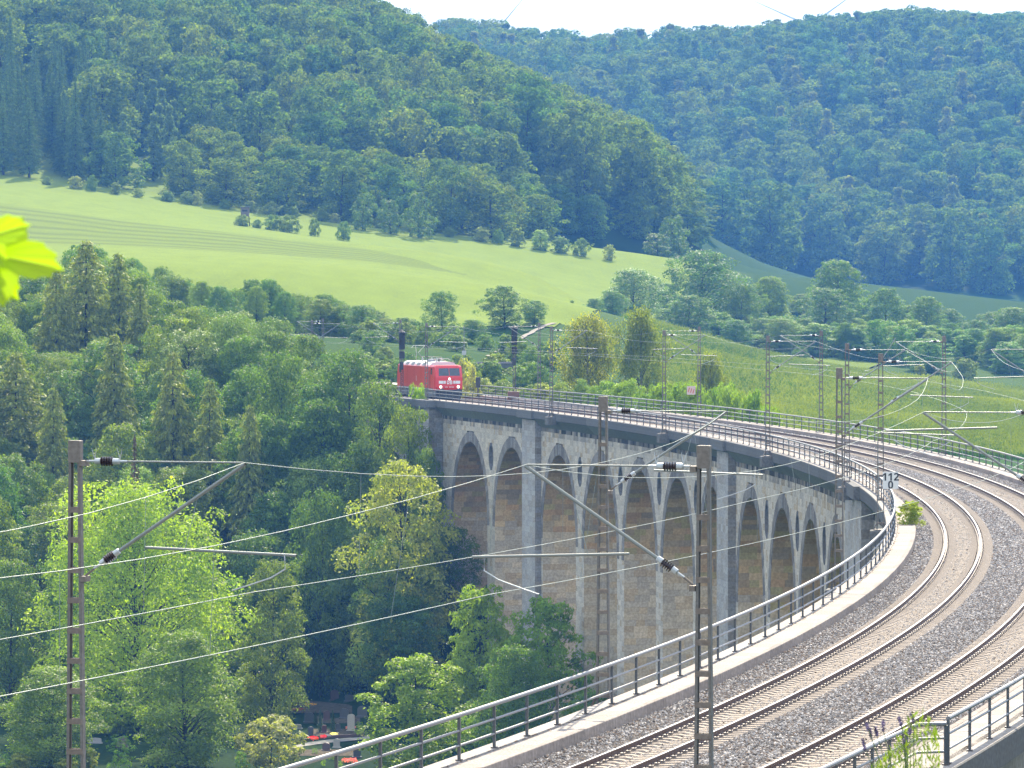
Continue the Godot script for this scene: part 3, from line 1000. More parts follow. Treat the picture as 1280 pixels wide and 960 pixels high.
	for k in 2600:
		var q := 28.0 + 330.0 * pow(rng.randf(), 1.6)
		var o := -5.02 + absf(rng.randfn(0, 0.05))
		var p := cp(q, o, 0.215)
		var r := rng.randf_range(0.02, 0.07)
		var a := rdir() * r
		dirt.tri(p + Vector3(a.x, 0, a.z), p + Vector3(-a.z, rng.randf() * 0.02, a.x), p + Vector3(-a.x, 0, -a.z), Color(0.16, 0.085, 0.035) * rng.randf_range(0.6, 1.4))
	stuff(part("moss", dirt.mesh(M.plain), v))

func is_pilaster(s: float) -> bool:
	for q in PILASTERS:
		if s > q[0] - 3.0 and s < q[1] + 3.0:
			return true
	return false

# profile of (offset, height) drawn along the line
func sweep(mb: MB, prof: Array, s0: float, s1: float, step: float, colour: Callable) -> void:
	var n := maxi(1, int(ceil((s1 - s0) / step)))
	for i in prof.size() - 1:
		var col: Color = colour.call(i)
		for k in n:
			var a := lerpf(s0, s1, float(k) / n)
			var b := lerpf(s0, s1, float(k + 1) / n)
			mb.quad(cp(a, prof[i].x, prof[i].y), cp(a, prof[i + 1].x, prof[i + 1].y), cp(b, prof[i + 1].x, prof[i + 1].y), cp(b, prof[i].x, prof[i].y), col)

# ------------------------------------------------------------------ permanent way
func ballast() -> void:
	rng.seed = 5
	var bed := MB.new()
	# rough bed: light and dusty under the sleepers, grey on the shoulders
	var os := [-4.19, -3.9, -3.45, -3.2, -2.1, -1.0, -0.78, -0.3, 0.3, 0.78, 1.0, 2.1, 3.2, 3.45, 3.9, 4.19]
	for i in os.size() - 1:
		var m: float = (os[i] + os[i + 1]) * 0.5
		var under := absf(absf(m) - TRK) < 1.3
		var col := Color(0.42, 0.36, 0.30) if under else Color(0.20, 0.175, 0.155)
		var y0 := bed_y(os[i]) - 0.012
		var y1 := bed_y(os[i + 1]) - 0.012
		sweep(bed, [Vector2(os[i], y0), Vector2(os[i + 1], y1)], 0.0, 700.0, 3.0, func(_i): return col)
	stuff(struct_stuff("ballast_bed", bed.mesh(M.ballast_bed), "dusty ballast bed under both railway tracks", "ballast"))
	var sm := MB.new()
	var pts := [Vector3(0.9, -0.1, 0.2), Vector3(-0.8, 0.1, 0.4), Vector3(0.1, 0.75, -0.1), Vector3(-0.1, -0.7, 0.1), Vector3(0.2, 0.1, 0.9), Vector3(-0.2, 0.05, -0.95)]
	for f in [[0, 2, 4], [4, 2, 1], [1, 2, 5], [5, 2, 0], [4, 3, 0], [1, 3, 4], [5, 3, 1], [0, 3, 5]]:
		sm.tri(pts[f[0]], pts[f[2]], pts[f[1]])
	var stone_mesh := sm.mesh(M.ballast_stone)
	# stones: [s0, s1, o0, o1, per square metre, size, kind]
	var zones := [[20.0, 130.0, -4.18, -3.35, 190, 0.040, 0], [20.0, 130.0, -0.86, 0.86, 190, 0.040, 0], [20.0, 130.0, 3.35, 4.18, 190, 0.040, 0],
		[130.0, 300.0, -4.18, -3.40, 90, 0.055, 0], [130.0, 300.0, -0.82, 0.82, 90, 0.055, 0], [130.0, 300.0, 3.40, 4.18, 90, 0.055, 0],
		[20.0, 120.0, -3.40, -0.82, 60, 0.034, 1], [20.0, 120.0, 0.82, 3.40, 60, 0.034, 1], [120.0, 300.0, -3.40, -0.82, 26, 0.042, 1], [120.0, 300.0, 0.82, 3.40, 26, 0.042, 1],
		[300.0, 480.0, -4.18, 4.18, 14, 0.075, 2]]
	var total := 0
	for z in zones:
		total += int((z[1] - z[0]) * (z[3] - z[2]) * z[4])
	var mm := MultiMesh.new()
	mm.transform_format = MultiMesh.TRANSFORM_3D
	mm.use_colors = true
	mm.mesh = stone_mesh
	mm.instance_count = total
	var k := 0
	for z in zones:
		var cnt := int((z[1] - z[0]) * (z[3] - z[2]) * z[4])
		for i in cnt:
			var s := lerpf(z[0], z[1], rng.randf())
			var o := lerpf(z[2], z[3], rng.randf())
			var dusty: bool = z[6] == 1 or (z[6] == 2 and absf(absf(o) - TRK) < 1.3)
			var y := bed_y(o) - (0.012 if dusty else 0.0)
			var r: float = z[5] * rng.randf_range(0.6, 1.35)
			var p := cp(s, o, y + rng.randf_range(-0.02, 0.02))
			var b := Basis(rdir(), rng.randf() * TAU).scaled(Vector3(r * rng.randf_range(0.8, 1.3), r, r))
			mm.set_instance_transform(k, Transform3D(b, p))
			var t := rng.randf()
			var col := Color(0.17, 0.155, 0.14).lerp(Color(0.66, 0.61, 0.56), t * t * 0.9 + 0.1 * rng.randf())
			if dusty:
				col = Color(0.39, 0.335, 0.28).lerp(Color(0.52, 0.475, 0.42), t)
				if rng.randf() < 0.03: col = Color(0.06, 0.045, 0.035)
			elif rng.randf() < 0.15:
				col = Color(0.26, 0.20, 0.155)
			mm.set_instance_color(k, col)
			k += 1
	var mi := MultiMeshInstance3D.new()
	mi.name = "ballast"
	mi.multimesh = mm
	add_child(mi)
	mi.set_meta("kind", "stuff")
	metas(mi, "crushed grey ballast stones between and beside the tracks", "ballast")

func struct_stuff(called: String, mesh: Mesh, label: String, category: String) -> MeshInstance3D:
	return one(called, mesh, label, category)

func tracks() -> void:
	rng.seed = 8
	var sl := MB.new()
	# concrete sleeper with sunken middle and bevelled edges
	var xs := [-1.3, -1.28, -0.42, -0.25, 0.25, 0.42, 1.28, 1.3]
	var tops := [-0.06, -0.0, -0.0, -0.045, -0.045, -0.0, -0.0, -0.06]
	for i in xs.size() - 1:
		var a0 := Vector3(xs[i], tops[i], 0.105); var a1 := Vector3(xs[i + 1], tops[i + 1], 0.105)
		var b0 := Vector3(xs[i], tops[i] - 0.2, 0.145); var b1 := Vector3(xs[i + 1], tops[i + 1] - 0.2, 0.145)
		var z := Vector3(1, 1, -1)
		sl.quad(a0, a1, a1 * z, a0 * z, Color(0.45, 0.395, 0.335))
		sl.quad(b0, b1, a1, a0, Color(0.46, 0.41, 0.36))
		sl.quad(a0 * z, a1 * z, b1 * z, b0 * z, Color(0.46, 0.41, 0.36))
	for e in [-1.0, 1.0]:
		sl.quad(Vector3(e * 1.3, -0.06, 0.105), Vector3(e * 1.3, -0.06, -0.105), Vector3(e * 1.3, -0.26, -0.145), Vector3(e * 1.3, -0.26, 0.145), Color(0.46, 0.41, 0.36))
	var sleeper := sl.mesh(M.sleeper)
	var cm := MB.new()
	for e in [-1.0, 1.0]:
		cm.box(Vector3(e * 0.115, 0.028, 0.0), Vector3(0.10, 0.045, 0.14), Color(0.30, 0.27, 0.24))
		cm.tube(PackedVector3Array([Vector3(e * 0.13, 0.02, 0), Vector3(e * 0.13, 0.085, 0)]), 0.018, 0.018, 5, Color(0.12, 0.08, 0.06))
	var clip := cm.mesh(M.rail_steel)
	var labels := ["railway track on the inner side of the bend with rusty brown rails", "railway track on the outer side of the bend with rusty brown rails"]
	for tr in 2:
		var oc := -TRK if tr == 0 else TRK
		var t := thing("railway_track", labels[tr], "track", Vector3.ZERO, "tracks over the viaduct")
		for r in [-1.0, 1.0]:
			var o: float = oc + r * 0.7535
			var top := rail_y(o)
			var mb := MB.new()
			var web := Color(0.105, 0.058, 0.042)
			var pr := [Vector2(-0.075, -0.172), Vector2(-0.075, -0.160), Vector2(-0.020, -0.140), Vector2(-0.010, -0.125), Vector2(-0.010, -0.052), Vector2(-0.036, -0.038), Vector2(-0.036, -0.012), Vector2(-0.030, -0.003)]
			var full := []
			for p in pr: full.append(Vector2(o + p.x, top + p.y))
			pr.reverse()
			for p in pr: full.append(Vector2(o - p.x, top + p.y))
			var mid: int = pr.size() - 1
			sweep(mb, full, 0.0, 700.0, 2.0, func(i): return web if i != mid else Color(0.2, 0.18, 0.17))
			part("rail", mb.mesh(M.rail_steel), t)
			var hd := MB.new()
			sweep(hd, [Vector2(o - 0.029, top - 0.001), Vector2(o - 0.012, top + 0.0015), Vector2(o + 0.012, top + 0.0015), Vector2(o + 0.029, top - 0.001)], 0.0, 700.0, 2.0, func(_i): return Color.WHITE)
			part("running_surface", hd.mesh(M.rail_head), t)
		var tilt := atan(CANT / 1.5)
		var n := int(690.0 / 0.6)
		var far_list := []
		var clips := []
		for k in n:
			var s := 4.0 + k * 0.6 + rng.randf_range(-0.015, 0.015)
			var xa := outward(s).rotated(along(s), -tilt)
			if xa.y < 0:
				xa = outward(s).rotated(along(s), tilt)
			var za := -along(s)
			var bs := Basis(xa, za.cross(xa), za)
			var at := cp(s, oc, rail_y(oc) - 0.172)
			var xf := Transform3D(bs, at)
			if s > 28.0 and s < 28.0 + 300 * 0.6:
				var o := part("sleeper", sleeper, t)
				o.transform = xf
			else:
				far_list.append(xf)
			if s < 260.0:
				for r in [-1.0, 1.0]:
					clips.append(Transform3D(bs, at + xa * r * 0.7535))
		for lot in [["sleepers", sleeper, far_list], ["rail_clips", clip, clips]]:
			var mm := MultiMesh.new()
			mm.transform_format = MultiMesh.TRANSFORM_3D
			mm.mesh = lot[1]
			mm.instance_count = lot[2].size()
			for i in lot[2].size():
				mm.set_instance_transform(i, lot[2][i])
			var mi := MultiMeshInstance3D.new()
			mi.name = lot[0]
			mi.multimesh = mm
			t.add_child(mi)
			stuff(mi)

func railing(label: String, path: PackedVector3Array, gap: float, height := 1.02, tail := false) -> void:
	# path: foot of the railing; posts every gap metres
	var t := thing("bridge_railing", label, "railing", Vector3.ZERO)
	var heights := [[height, 0.052], [height * 0.66, 0.030], [height * 0.33, 0.030]]
	for h in heights:
		var up := PackedVector3Array()
		for p in path:
			up.append(p + Vector3(0, h[0], 0))
		var mb := MB.new()
		mb.tube(up, h[1], h[1], 8, Color(0.20, 0.215, 0.23))
		part("handrail" if h[0] == height else "rail", mb.mesh(M.paint_grey), t)
	var post := MB.new()
	post.box(Vector3(0, height * 0.5 - 0.03, 0), Vector3(0.06, height, 0.08), Color(0.085, 0.095, 0.105))
	post.box(Vector3(0, 0.02, 0), Vector3(0.14, 0.03, 0.14), Color(0.10, 0.09, 0.085))
	var pm := post.mesh(M.paint_grey)
	var dist := 0.0
	var due := 0.0
	for i in path.size() - 1:
		var l := path[i].distance_to(path[i + 1])
		while due <= dist + l:
			var o := part("post", pm, t)
			var q := (due - dist) / l
			var dirv := (path[i + 1] - path[i]).normalized()
			o.transform = Transform3D(Basis(dirv.cross(Vector3.UP), Vector3.UP, -dirv), path[i].lerp(path[i + 1], q))
			due += gap
		dist += l

func railings() -> void:
	var a := PackedVector3Array()
	var s := 22.0
	while s < 464.0:
		a.append(cp(s, -5.12, 0.20))
		s += 2.0
	railing("grey steel railing along the inner edge of the viaduct footway", a, 3.05)
	var b := PackedVector3Array()
	s = 48.7
	while s < 464.0:
		b.append(cp(s, 5.12 + 0.5 * (1.0 - smoothstep(70.0, 112.0, s)), 0.20))
		s += 2.0
	railing("grey steel railing along the outer edge of the viaduct beside the field", b, 3.05)
	# return and short length at the end of the outer railing
	var c := PackedVector3Array([cp(48.4, 5.62, 0.20), cp(48.0, 5.04, 0.20), cp(44.0, 4.98, 0.20), cp(38.0, 4.98, 0.20), cp(30.0, 4.98, 0.20), cp(22.0, 4.98, 0.20)])
	railing("short cranked length of dark railing beside the lavender", c, 1.9, 0.92)

# ------------------------------------------------------------------ overhead line
var mast_parts := {}

func mast_meshes() -> void:
	var H := 8.1
	var paint := Color(0.175, 0.168, 0.152)
	var hw := func(y: float) -> float: return lerpf(0.178, 0.102, y / H)
	for e in [-1.0, 1.0]:
		var mb := MB.new()
		var n := 8
		for i in n:
			var y0 := H * i / n
			var y1 := H * (i + 1) / n
			for bar in [[0.0, 0.012, 0.065], [-e * 0.022, 0.044, 0.010]]:
				for zz in ([0.0] if bar[2] > 0.05 else [-0.06, 0.06]):
					var c0 := Vector3(e * hw.call(y0) + bar[0], y0, zz)
					var c1 := Vector3(e * hw.call(y1) + bar[0], y1, zz)
					var x := Vector3(bar[1] * 0.5, 0, 0)
					var z := Vector3(0, 0, bar[2])
					mb.quad(c0 - x + z, c0 + x + z, c1 + x + z, c1 - x + z, paint)
					mb.quad(c0 + x - z, c0 - x - z, c1 - x - z, c1 + x - z, paint)
					mb.quad(c0 + x + z, c0 + x - z, c1 + x - z, c1 + x + z, paint)
					mb.quad(c0 - x - z, c0 - x + z, c1 - x + z, c1 - x - z, paint)
		mast_parts["leg%d" % int(e)] = mb.mesh(M.mast_paint)
	var bt := []
	var y := 0.32
	while y < H - 0.7:
		var mb := MB.new()
		var w: float = hw.call(y)
		for zz in [-0.071, 0.071]:
			mb.box(Vector3(0, y, zz), Vector3(w * 2.0 + 0.01, 0.10, 0.012), Color(0.20, 0.165, 0.135))
		bt.append(mb.mesh(M.mast_paint))
		y += 0.545
	mast_parts.battens = bt
	var cap := MB.new()
	cap.cbox(Vector3(0, H - 0.19, 0), Vector3(0.236, 0.40, 0.165), 0.012, Color(0.20, 0.18, 0.155))
	mast_parts.cap = cap.mesh(M.mast_paint)
	var foot := MB.new()
	foot.box(Vector3(0, 0.02, 0), Vector3(0.62, 0.05, 0.5), Color(0.15, 0.12, 0.10))
	for e in [-1.0, 1.0]:
		foot.obox(Vector3(e * 0.24, 0.18, 0), Vector3(0.06 * e, -0.13, 0).normalized() * 0.16, Vector3(0.02, 0.01, 0), Vector3(0, 0, 0.12), Color(0.15, 0.12, 0.10))
	mast_parts.foot = foot.mesh(M.mast_paint)
	var con := MB.new()
	con.cbox(Vector3(-0.05, -0.36, 0), Vector3(0.86, 0.72, 1.25), 0.03, Color(0.21, 0.205, 0.195))
	mast_parts.console = con.mesh(M.concrete)
	# bracket: stay, strut, registration arm
	var tube := func(a: Vector3, b: Vector3, r: float, m: Material) -> Mesh:
		var mb := MB.new()
		mb.tube(PackedVector3Array([a, b]), r, r, 7)
		return mb.mesh(m)
	var A := Vector3(0.14, 7.74, 0)
	var B := Vector3(3.22, 7.74, 0)
	var C := Vector3(0.14, 5.66, 0)
	mast_parts.stay = tube.call(Vector3(0.78, 7.74, 0), B, 0.016, M.galvanised)
	mast_parts.strut = tube.call(C.lerp(B, 0.22), B + Vector3(0.03, -0.02, 0), 0.034, M.galvanised)
	mast_parts.register = tube.call(Vector3(1.35, 6.20, 0), Vector3(4.22, 6.10, 0), 0.026, M.galvanised)
	var st := MB.new()
	st.tube(PackedVector3Array([Vector3(4.0, 6.10, 0.02), Vector3(4.02, 5.86, 0.03), Vector3(3.75, 5.70, 0.03), Vector3(3.3, 5.55, 0.02), Vector3(3.0, 5.46, 0.0)]), 0.016, 0.013, 6)
	mast_parts.steady = st.mesh(M.fitting)
	var hanger := MB.new()
	hanger.tube(PackedVector3Array([Vector3(2.35, 7.12, 0), Vector3(2.1, 6.17, 0)]), 0.006, 0.006, 5)
	mast_parts.hanger = hanger.mesh(M.wire)
	var ins := func(o: Vector3, dirv: Vector3, l: float) -> Array:
		var body := MB.new()
		var prof := []
		var n := 5
		var l0 := l * 0.24
		for k in n:
			var q := l0 + (l - 2 * l0) * k / n
			var w := (l - 2 * l0) / n
			prof.append(Vector2(q, 0.040)); prof.append(Vector2(q + w * 0.30, 0.040)); prof.append(Vector2(q + w * 0.42, 0.088)); prof.append(Vector2(q + w * 0.62, 0.088)); prof.append(Vector2(q + w * 0.8, 0.040))
		prof.append(Vector2(l - l0, 0.04))
		body.lathe(o, dirv, prof, 10)
		var fit := MB.new()
		fit.lathe(o, dirv, [Vector2(-0.16, 0.0), Vector2(-0.16, 0.022), Vector2(-0.02, 0.022), Vector2(0.0, 0.056), Vector2(l0, 0.060), Vector2(l0, 0.0)], 9)
		fit.lathe(o, dirv, [Vector2(l - l0, 0.0), Vector2(l - l0, 0.060), Vector2(l, 0.056), Vector2(l + 0.02, 0.022), Vector2(l + 0.16, 0.022), Vector2(l + 0.16, 0.0)], 9)
		return [body.mesh(M.insulator), fit.mesh(M.fitting)]
	mast_parts.ins1 = ins.call(A + Vector3(0.24, 0, 0), Vector3.RIGHT, 0.46)
	var dv := (B - C).normalized()
	mast_parts.ins2 = ins.call(C + dv * 0.42, dv, 0.42)
	var arm := MB.new()
	arm.tube(PackedVector3Array([Vector3(0.10, 7.72, 0), A + Vector3(0.12, 0.01, 0)]), 0.02, 0.02, 6, Color(0.2, 0.17, 0.14))
	arm.tube(PackedVector3Array([Vector3(0.10, 5.60, 0), C + dv * 0.3]), 0.022, 0.022, 6, Color(0.2, 0.17, 0.14))
	arm.box(Vector3(0.17, 7.70, 0), Vector3(0.10, 0.10, 0.26), Color(0.2, 0.17, 0.14))
	arm.box(Vector3(0.185, 5.62, 0), Vector3(0.10, 0.10, 0.26), Color(0.2, 0.17, 0.14))
	mast_parts.hinge = arm.mesh(M.mast_paint)
	var horns := MB.new()
	for q in [0.37, 0.86]:
		for e in [-1.0, 1.0]:
			horns.tube(PackedVector3Array([Vector3(q, 7.78, 0), Vector3(q + e * 0.05, 7.98, 0.03)]), 0.010, 0.004, 5)
	mast_parts.horns = horns.mesh(M.fitting)

func mast(s: float, side: float, label: String, console := true, o := 5.78, drop := 0.0, group := "overhead line masts along the viaduct") -> Node3D:
	var at := cp(s, side * o, -0.08)
	var t := thing("catenary_mast", label, "mast", at, group)
	var xd := outward(s) * -side
	t.basis = Basis(xd, Vector3.UP, xd.cross(Vector3.UP))
	part("leg", mast_parts["leg-1"], t)
	part("leg", mast_parts["leg1"], t)
	for b in mast_parts.battens:
		part("batten", b, t)
	part("cap", mast_parts.cap, t)
	part("foot", mast_parts.foot, t)
	if console:
		part("console", mast_parts.console, t)
	part("hinge", mast_parts.hinge, t)
	part("stay", mast_parts.stay, t)
	part("strut", mast_parts.strut, t)
	part("registration_arm", mast_parts.register, t).position.y = -drop
	part("steady_arm", mast_parts.steady, t).position.y = -drop
	part("hanger", mast_parts.hanger, t)
	for q in [mast_parts.ins1, mast_parts.ins2]:
		var i := part("insulator", q[0], t)
		part("insulator_fitting", q[1], i)
	part("arcing_horns", mast_parts.horns, t)
	return t

const LEFT_D := [46.0, 83.0, 120.9, 171.6, 216.0, 266.0, 318.0, 371.0, 424.0, 481.0, 536.0, 590.0, 650.0]
const RIGHT_D := [46.0, 83.7, 121.5, 171.0, 218.0, 268.0, 315.5, 366.0, 415.0, 480.0, 541.0, 582.0, 640.0]

func overhead() -> void:
	mast_meshes()
	var ltxt := ["", "lattice mast in front of the yellow-green lime tree", "lattice mast rising outside the railing before the tall pilaster", "lattice mast outside the railing in front of the nearest arches", "lattice mast carrying the white kilometre board", "lattice mast on the inner edge just beyond the kilometre board", "lattice mast on the inner edge above the arches before the green field", "lattice mast on the inner edge near the weeping birch", "lattice mast on the inner edge in front of the two tall birches", "lattice mast beside the red locomotive", "thin lattice mast behind the locomotive", "thin lattice mast in front of the dark hedge", "farthest lattice mast by the hedge"]
	var rtxt := ["", "lattice mast rising from between the tracks and the open lower corner", "lattice mast on the outer edge whose bracket reaches over the bend", "lattice mast beside the outer track along the tight of the bend", "lattice mast beside the outer railing before the tall grass field", "lattice mast on the outer railing with curved jumper wire", "lattice mast standing against the bushes at the field edge", "lattice mast on the outer edge before the bright mown strip", "lattice mast with a red and white board", "lattice mast among the pale shrubs past the viaduct", "slim lattice mast in the station throat", "slim lattice mast by the station hedge", "slimmest lattice mast far along the line"]
	for i in LEFT_D.size():
		if i > 0:
			mast(s_of(LEFT_D[i]), -1.0, ltxt[i], LEFT_D[i] < 500.0, 5.78, 0.45 if i == 3 else 0.0)
		if i > 0 and i not in [3, 4]:
			mast(s_of(RIGHT_D[i]), 1.0, rtxt[i], RIGHT_D[i] < 490.0, 5.78, -1.15 if i == 2 else 0.0)
	var names := ["inner", "outer"]
	for tr in 2:
		var oc := -TRK if tr == 0 else TRK
		var ds: Array = LEFT_D if tr == 0 else RIGHT_D
		var side := -1.0 if tr == 0 else 1.0
		var t := thing("overhead_wire", "contact and carrying wires hung over the %s track" % names[tr], "wire", Vector3.ZERO, "overhead wires")
		var msg := PackedVector3Array()
		var con := PackedVector3Array()
		for i in ds.size() - 1:
			var s0: float = s_of(ds[i]) if ds[i] > 60.0 else ds[i] - 60.0
			var s1 := s_of(ds[i + 1])
			var n := 14
			for k in n:
				var q := float(k) / n
				var s := lerpf(s0, s1, q)
				var stag := lerpf(0.25, -0.25, q) if i % 2 == 0 else lerpf(-0.25, 0.25, q)
				var sag := 4.0 * q * (1.0 - q)
				var om := side * (5.78 - 3.24)
				msg.append(cp(s, lerpf(om, oc, minf(1.0, sag * 1.4)), 7.66 - 0.8 * sag))
				con.append(cp(s, oc + stag, 5.36 - 0.06 * sag))
			for k in [2, 5, 7, 9, 12]:
				var q: float = k / 14.0
				var j := msg.size() - 14 + int(k)
				var mb := MB.new()
				mb.tube(PackedVector3Array([msg[j], con[j]]), 0.004, 0.004, 4)
				if s_of(ds[i]) < 330.0:
					part("dropper", mb.mesh(M.wire), t)
		var wm := MB.new()
		wm.tube(msg, 0.0065, 0.0065, 5)
		part("carrying_wire", wm.mesh(M.wire), t)
		var wc := MB.new()
		wc.tube(con, 0.007, 0.007, 5)
		part("contact_wire", wc.mesh(M.wire), t)
	# jumper loops hanging between stays near the field
	for q in [[s_of(315.5), 1.0, "pale curved jumper cable at the mast before the bushes"]]:
		var mb := MB.new()
		var pts := PackedVector3Array()
		for k in 9:
			var u := k / 8.0
			pts.append(cp(q[0] + 6.0 * u, 2.5 - 1.2 * u, 7.9 - 2.3 * sin(u * PI * 0.5)))
		mb.tube(pts, 0.022, 0.022, 5)
		one("jumper_cable", mb.mesh(M.fitting), q[2], "cable")

# ------------------------------------------------------------------ signs and signals
func text_mesh(txt: String, height: float, m: Material, depth := 0.006) -> TextMesh:
	var t := TextMesh.new()
	var f := SystemFont.new()
	f.font_names = PackedStringArray(["Droid Sans"])
	t.font = f
	f.font_weight = 600
	t.text = txt
	t.font_size = 64
	t.pixel_size = height / 46.0
	t.depth = depth
	t.material = m
	return t

func signs() -> void:
	var ink := mat("ink", lin(0.02, 0.02, 0.02), 0.6, 0.0, false)
	# kilometre board
	var p := pix(1113.5, 600.5, 212.0)
	var t := thing("kilometre_board", "white board reading 112 over 0 fixed to a mast", "sign", p)
	var mb := MB.new()
	mb.cbox(Vector3(0, 0, 0), Vector3(0.70, 0.77, 0.03), 0.008, Color(0.62, 0.63, 0.60))
	part("plate", mb.mesh(M.plain), t)
	for q in [["112", 0.15, 0.34], ["0", -0.21, 0.34]]:
		var o := part("lettering", text_mesh(q[0], q[2], ink), t)
		o.position = Vector3(0, q[1], 0.02)
	var bk := MB.new()
	bk.box(Vector3(-0.05, -0.1, -0.1), Vector3(0.05, 0.05, 0.2), Color(0.2, 0.2, 0.2))
	bk.box(Vector3(-0.05, 0.2, -0.1), Vector3(0.05, 0.05, 0.2), Color(0.2, 0.2, 0.2))
	part("clamp", bk.mesh(M.plain), t)
	# red and white board on a mast beyond
	p = pix(864.0, 488.0, 413.0)
	t = thing("warning_board", "faded red and white board on an outer mast before the weeping birch", "sign", p)
	mb = MB.new()
	mb.cbox(Vector3.ZERO, Vector3(0.75, 0.75, 0.03), 0.008, Color(0.56, 0.44, 0.40))
	part("plate", mb.mesh(M.plain), t)
	mb = MB.new()
	for k in 3:
		mb.obox(Vector3(-0.2 + 0.2 * k, 0.05 - 0.06 * k, 0.02), Vector3(0.035, 0.12, 0).normalized() * 0.2, Vector3(-0.12, 0.035, 0).normalized() * 0.04, Vector3(0, 0, 0.004), Color(0.5, 0.12, 0.08))
	part("stripes", mb.mesh(M.plain), t)
	# small square board past the locomotive
	p = pix(580.0, 441.0, 545.0)
	t = thing("square_sign", "small pale square sign on a thin post past the locomotive", "sign", Vector3(p.x, land(p.x, 545.0), p.z))
	mb = MB.new()
	mb.box(Vector3(0, p.y - t.position.y, 0.02), Vector3(0.48, 0.52, 0.03), Color(0.5, 0.5, 0.48))
	part("plate", mb.mesh(M.plain), t)
	mb = MB.new()
	mb.tube(PackedVector3Array([Vector3(0, -0.2, 0), Vector3(0, p.y - t.position.y + 3.2, 0)]), 0.05, 0.04, 6, Color(0.25, 0.26, 0.26))
	part("post", mb.mesh(M.plain), t)
	# main signals
	for q in [[643.0, 487.0, 407.0, "tall black signal on a lattice mast with brown box at its foot"], [502.5, 494.0, 413.0, "tall black signal on a mast before the rear of the locomotive"]]:
		var topp := pix(q[0], q[2], q[1])
		var g := 0.0 if q[0] > 600 else -1.0
		t = thing("railway_signal", q[3], "signal", Vector3(topp.x, g, topp.z))
		var h: float = topp.y - g
		mb = MB.new()
		for e in [-1.0, 1.0]:
			mb.tube(PackedVector3Array([Vector3(e * 0.14, -0.3, 0), Vector3(e * 0.12, h - 0.5, 0)]), 0.035, 0.03, 5, Color(0.10, 0.085, 0.075))
		var y := 0.3
		while y < h - 3.0:
			mb.obox(Vector3(0, y, 0), Vector3(0.13, 0.09, 0), Vector3(-0.012, 0.02, 0), Vector3(0, 0, 0.015), Color(0.16, 0.09, 0.07))
			mb.obox(Vector3(0, y + 0.2, 0), Vector3(0.13, -0.09, 0), Vector3(0.012, 0.02, 0), Vector3(0, 0, 0.015), Color(0.16, 0.09, 0.07))
			y += 0.42
		part("mast", mb.mesh(M.plain), t)
		mb = MB.new()
		mb.cbox(Vector3(0, h - 1.15, 0.1), Vector3(0.62, 1.7, 0.22), 0.08, Color(0.02, 0.02, 0.022))
		part("signal_head", mb.mesh(M.plain), t)
		mb = MB.new()
		mb.lathe(Vector3(0, h - 0.3, 0.05), Vector3.UP, [Vector2(0, 0.42), Vector2(0.12, 0.36), Vector2(0.3, 0.10), Vector2(0.36, 0.0)], 8, Color(0.03, 0.03, 0.03))
		part("hood", mb.mesh(M.plain), t)
		mb = MB.new()
		mb.cbox(Vector3(0, h - 2.55, 0.1), Vector3(0.56, 0.75, 0.22), 0.06, Color(0.03, 0.03, 0.032))
		part("distant_head", mb.mesh(M.plain), t)
		mb = MB.new()
		mb.cbox(Vector3(-0.05, h - 3.7, 0.1), Vector3(0.42, 0.8, 0.2), 0.05, Color(0.04, 0.04, 0.042))
		part("number_box", mb.mesh(M.plain), t)
		for k in 4:
			mb = MB.new()
			mb.lathe(Vector3(-0.15 if k % 2 else 0.15, h - 0.7 - 0.3 * k, 0.21), Vector3.BACK, [Vector2(0, 0.09), Vector2(0.12, 0.09), Vector2(0.12, 0.075), Vector2(0.02, 0.0)], 8, Color(0.03, 0.03, 0.03))
			part("lens_hood", mb.mesh(M.plain), t)
		mb = MB.new()
		mb.cbox(Vector3(-0.1, 0.35, 0.2), Vector3(1.2, 1.1, 0.7), 0.05, Color(0.16, 0.075, 0.05))
		part("relay_box", mb.mesh(M.plain), t)
	# small grey cabinet beside the line
	p = pix(597.5, 472.0, 500.0)
	t = thing("signal_cabinet", "small dark cabinet on a post between locomotive and black signal", "cabinet", Vector3(p.x, -0.9, p.z))
	mb = MB.new()
	mb.cbox(Vector3(0, p.y + 0.4, 0), Vector3(0.5, 1.1, 0.35), 0.05, Color(0.05, 0.055, 0.06))
	part("box", mb.mesh(M.plain), t)
	mb = MB.new()
	mb.tube(PackedVector3Array([Vector3(0, -0.3, 0), Vector3(0, p.y, 0)]), 0.08, 0.08, 6, Color(0.1, 0.1, 0.1))
	part("post", mb.mesh(M.plain), t)

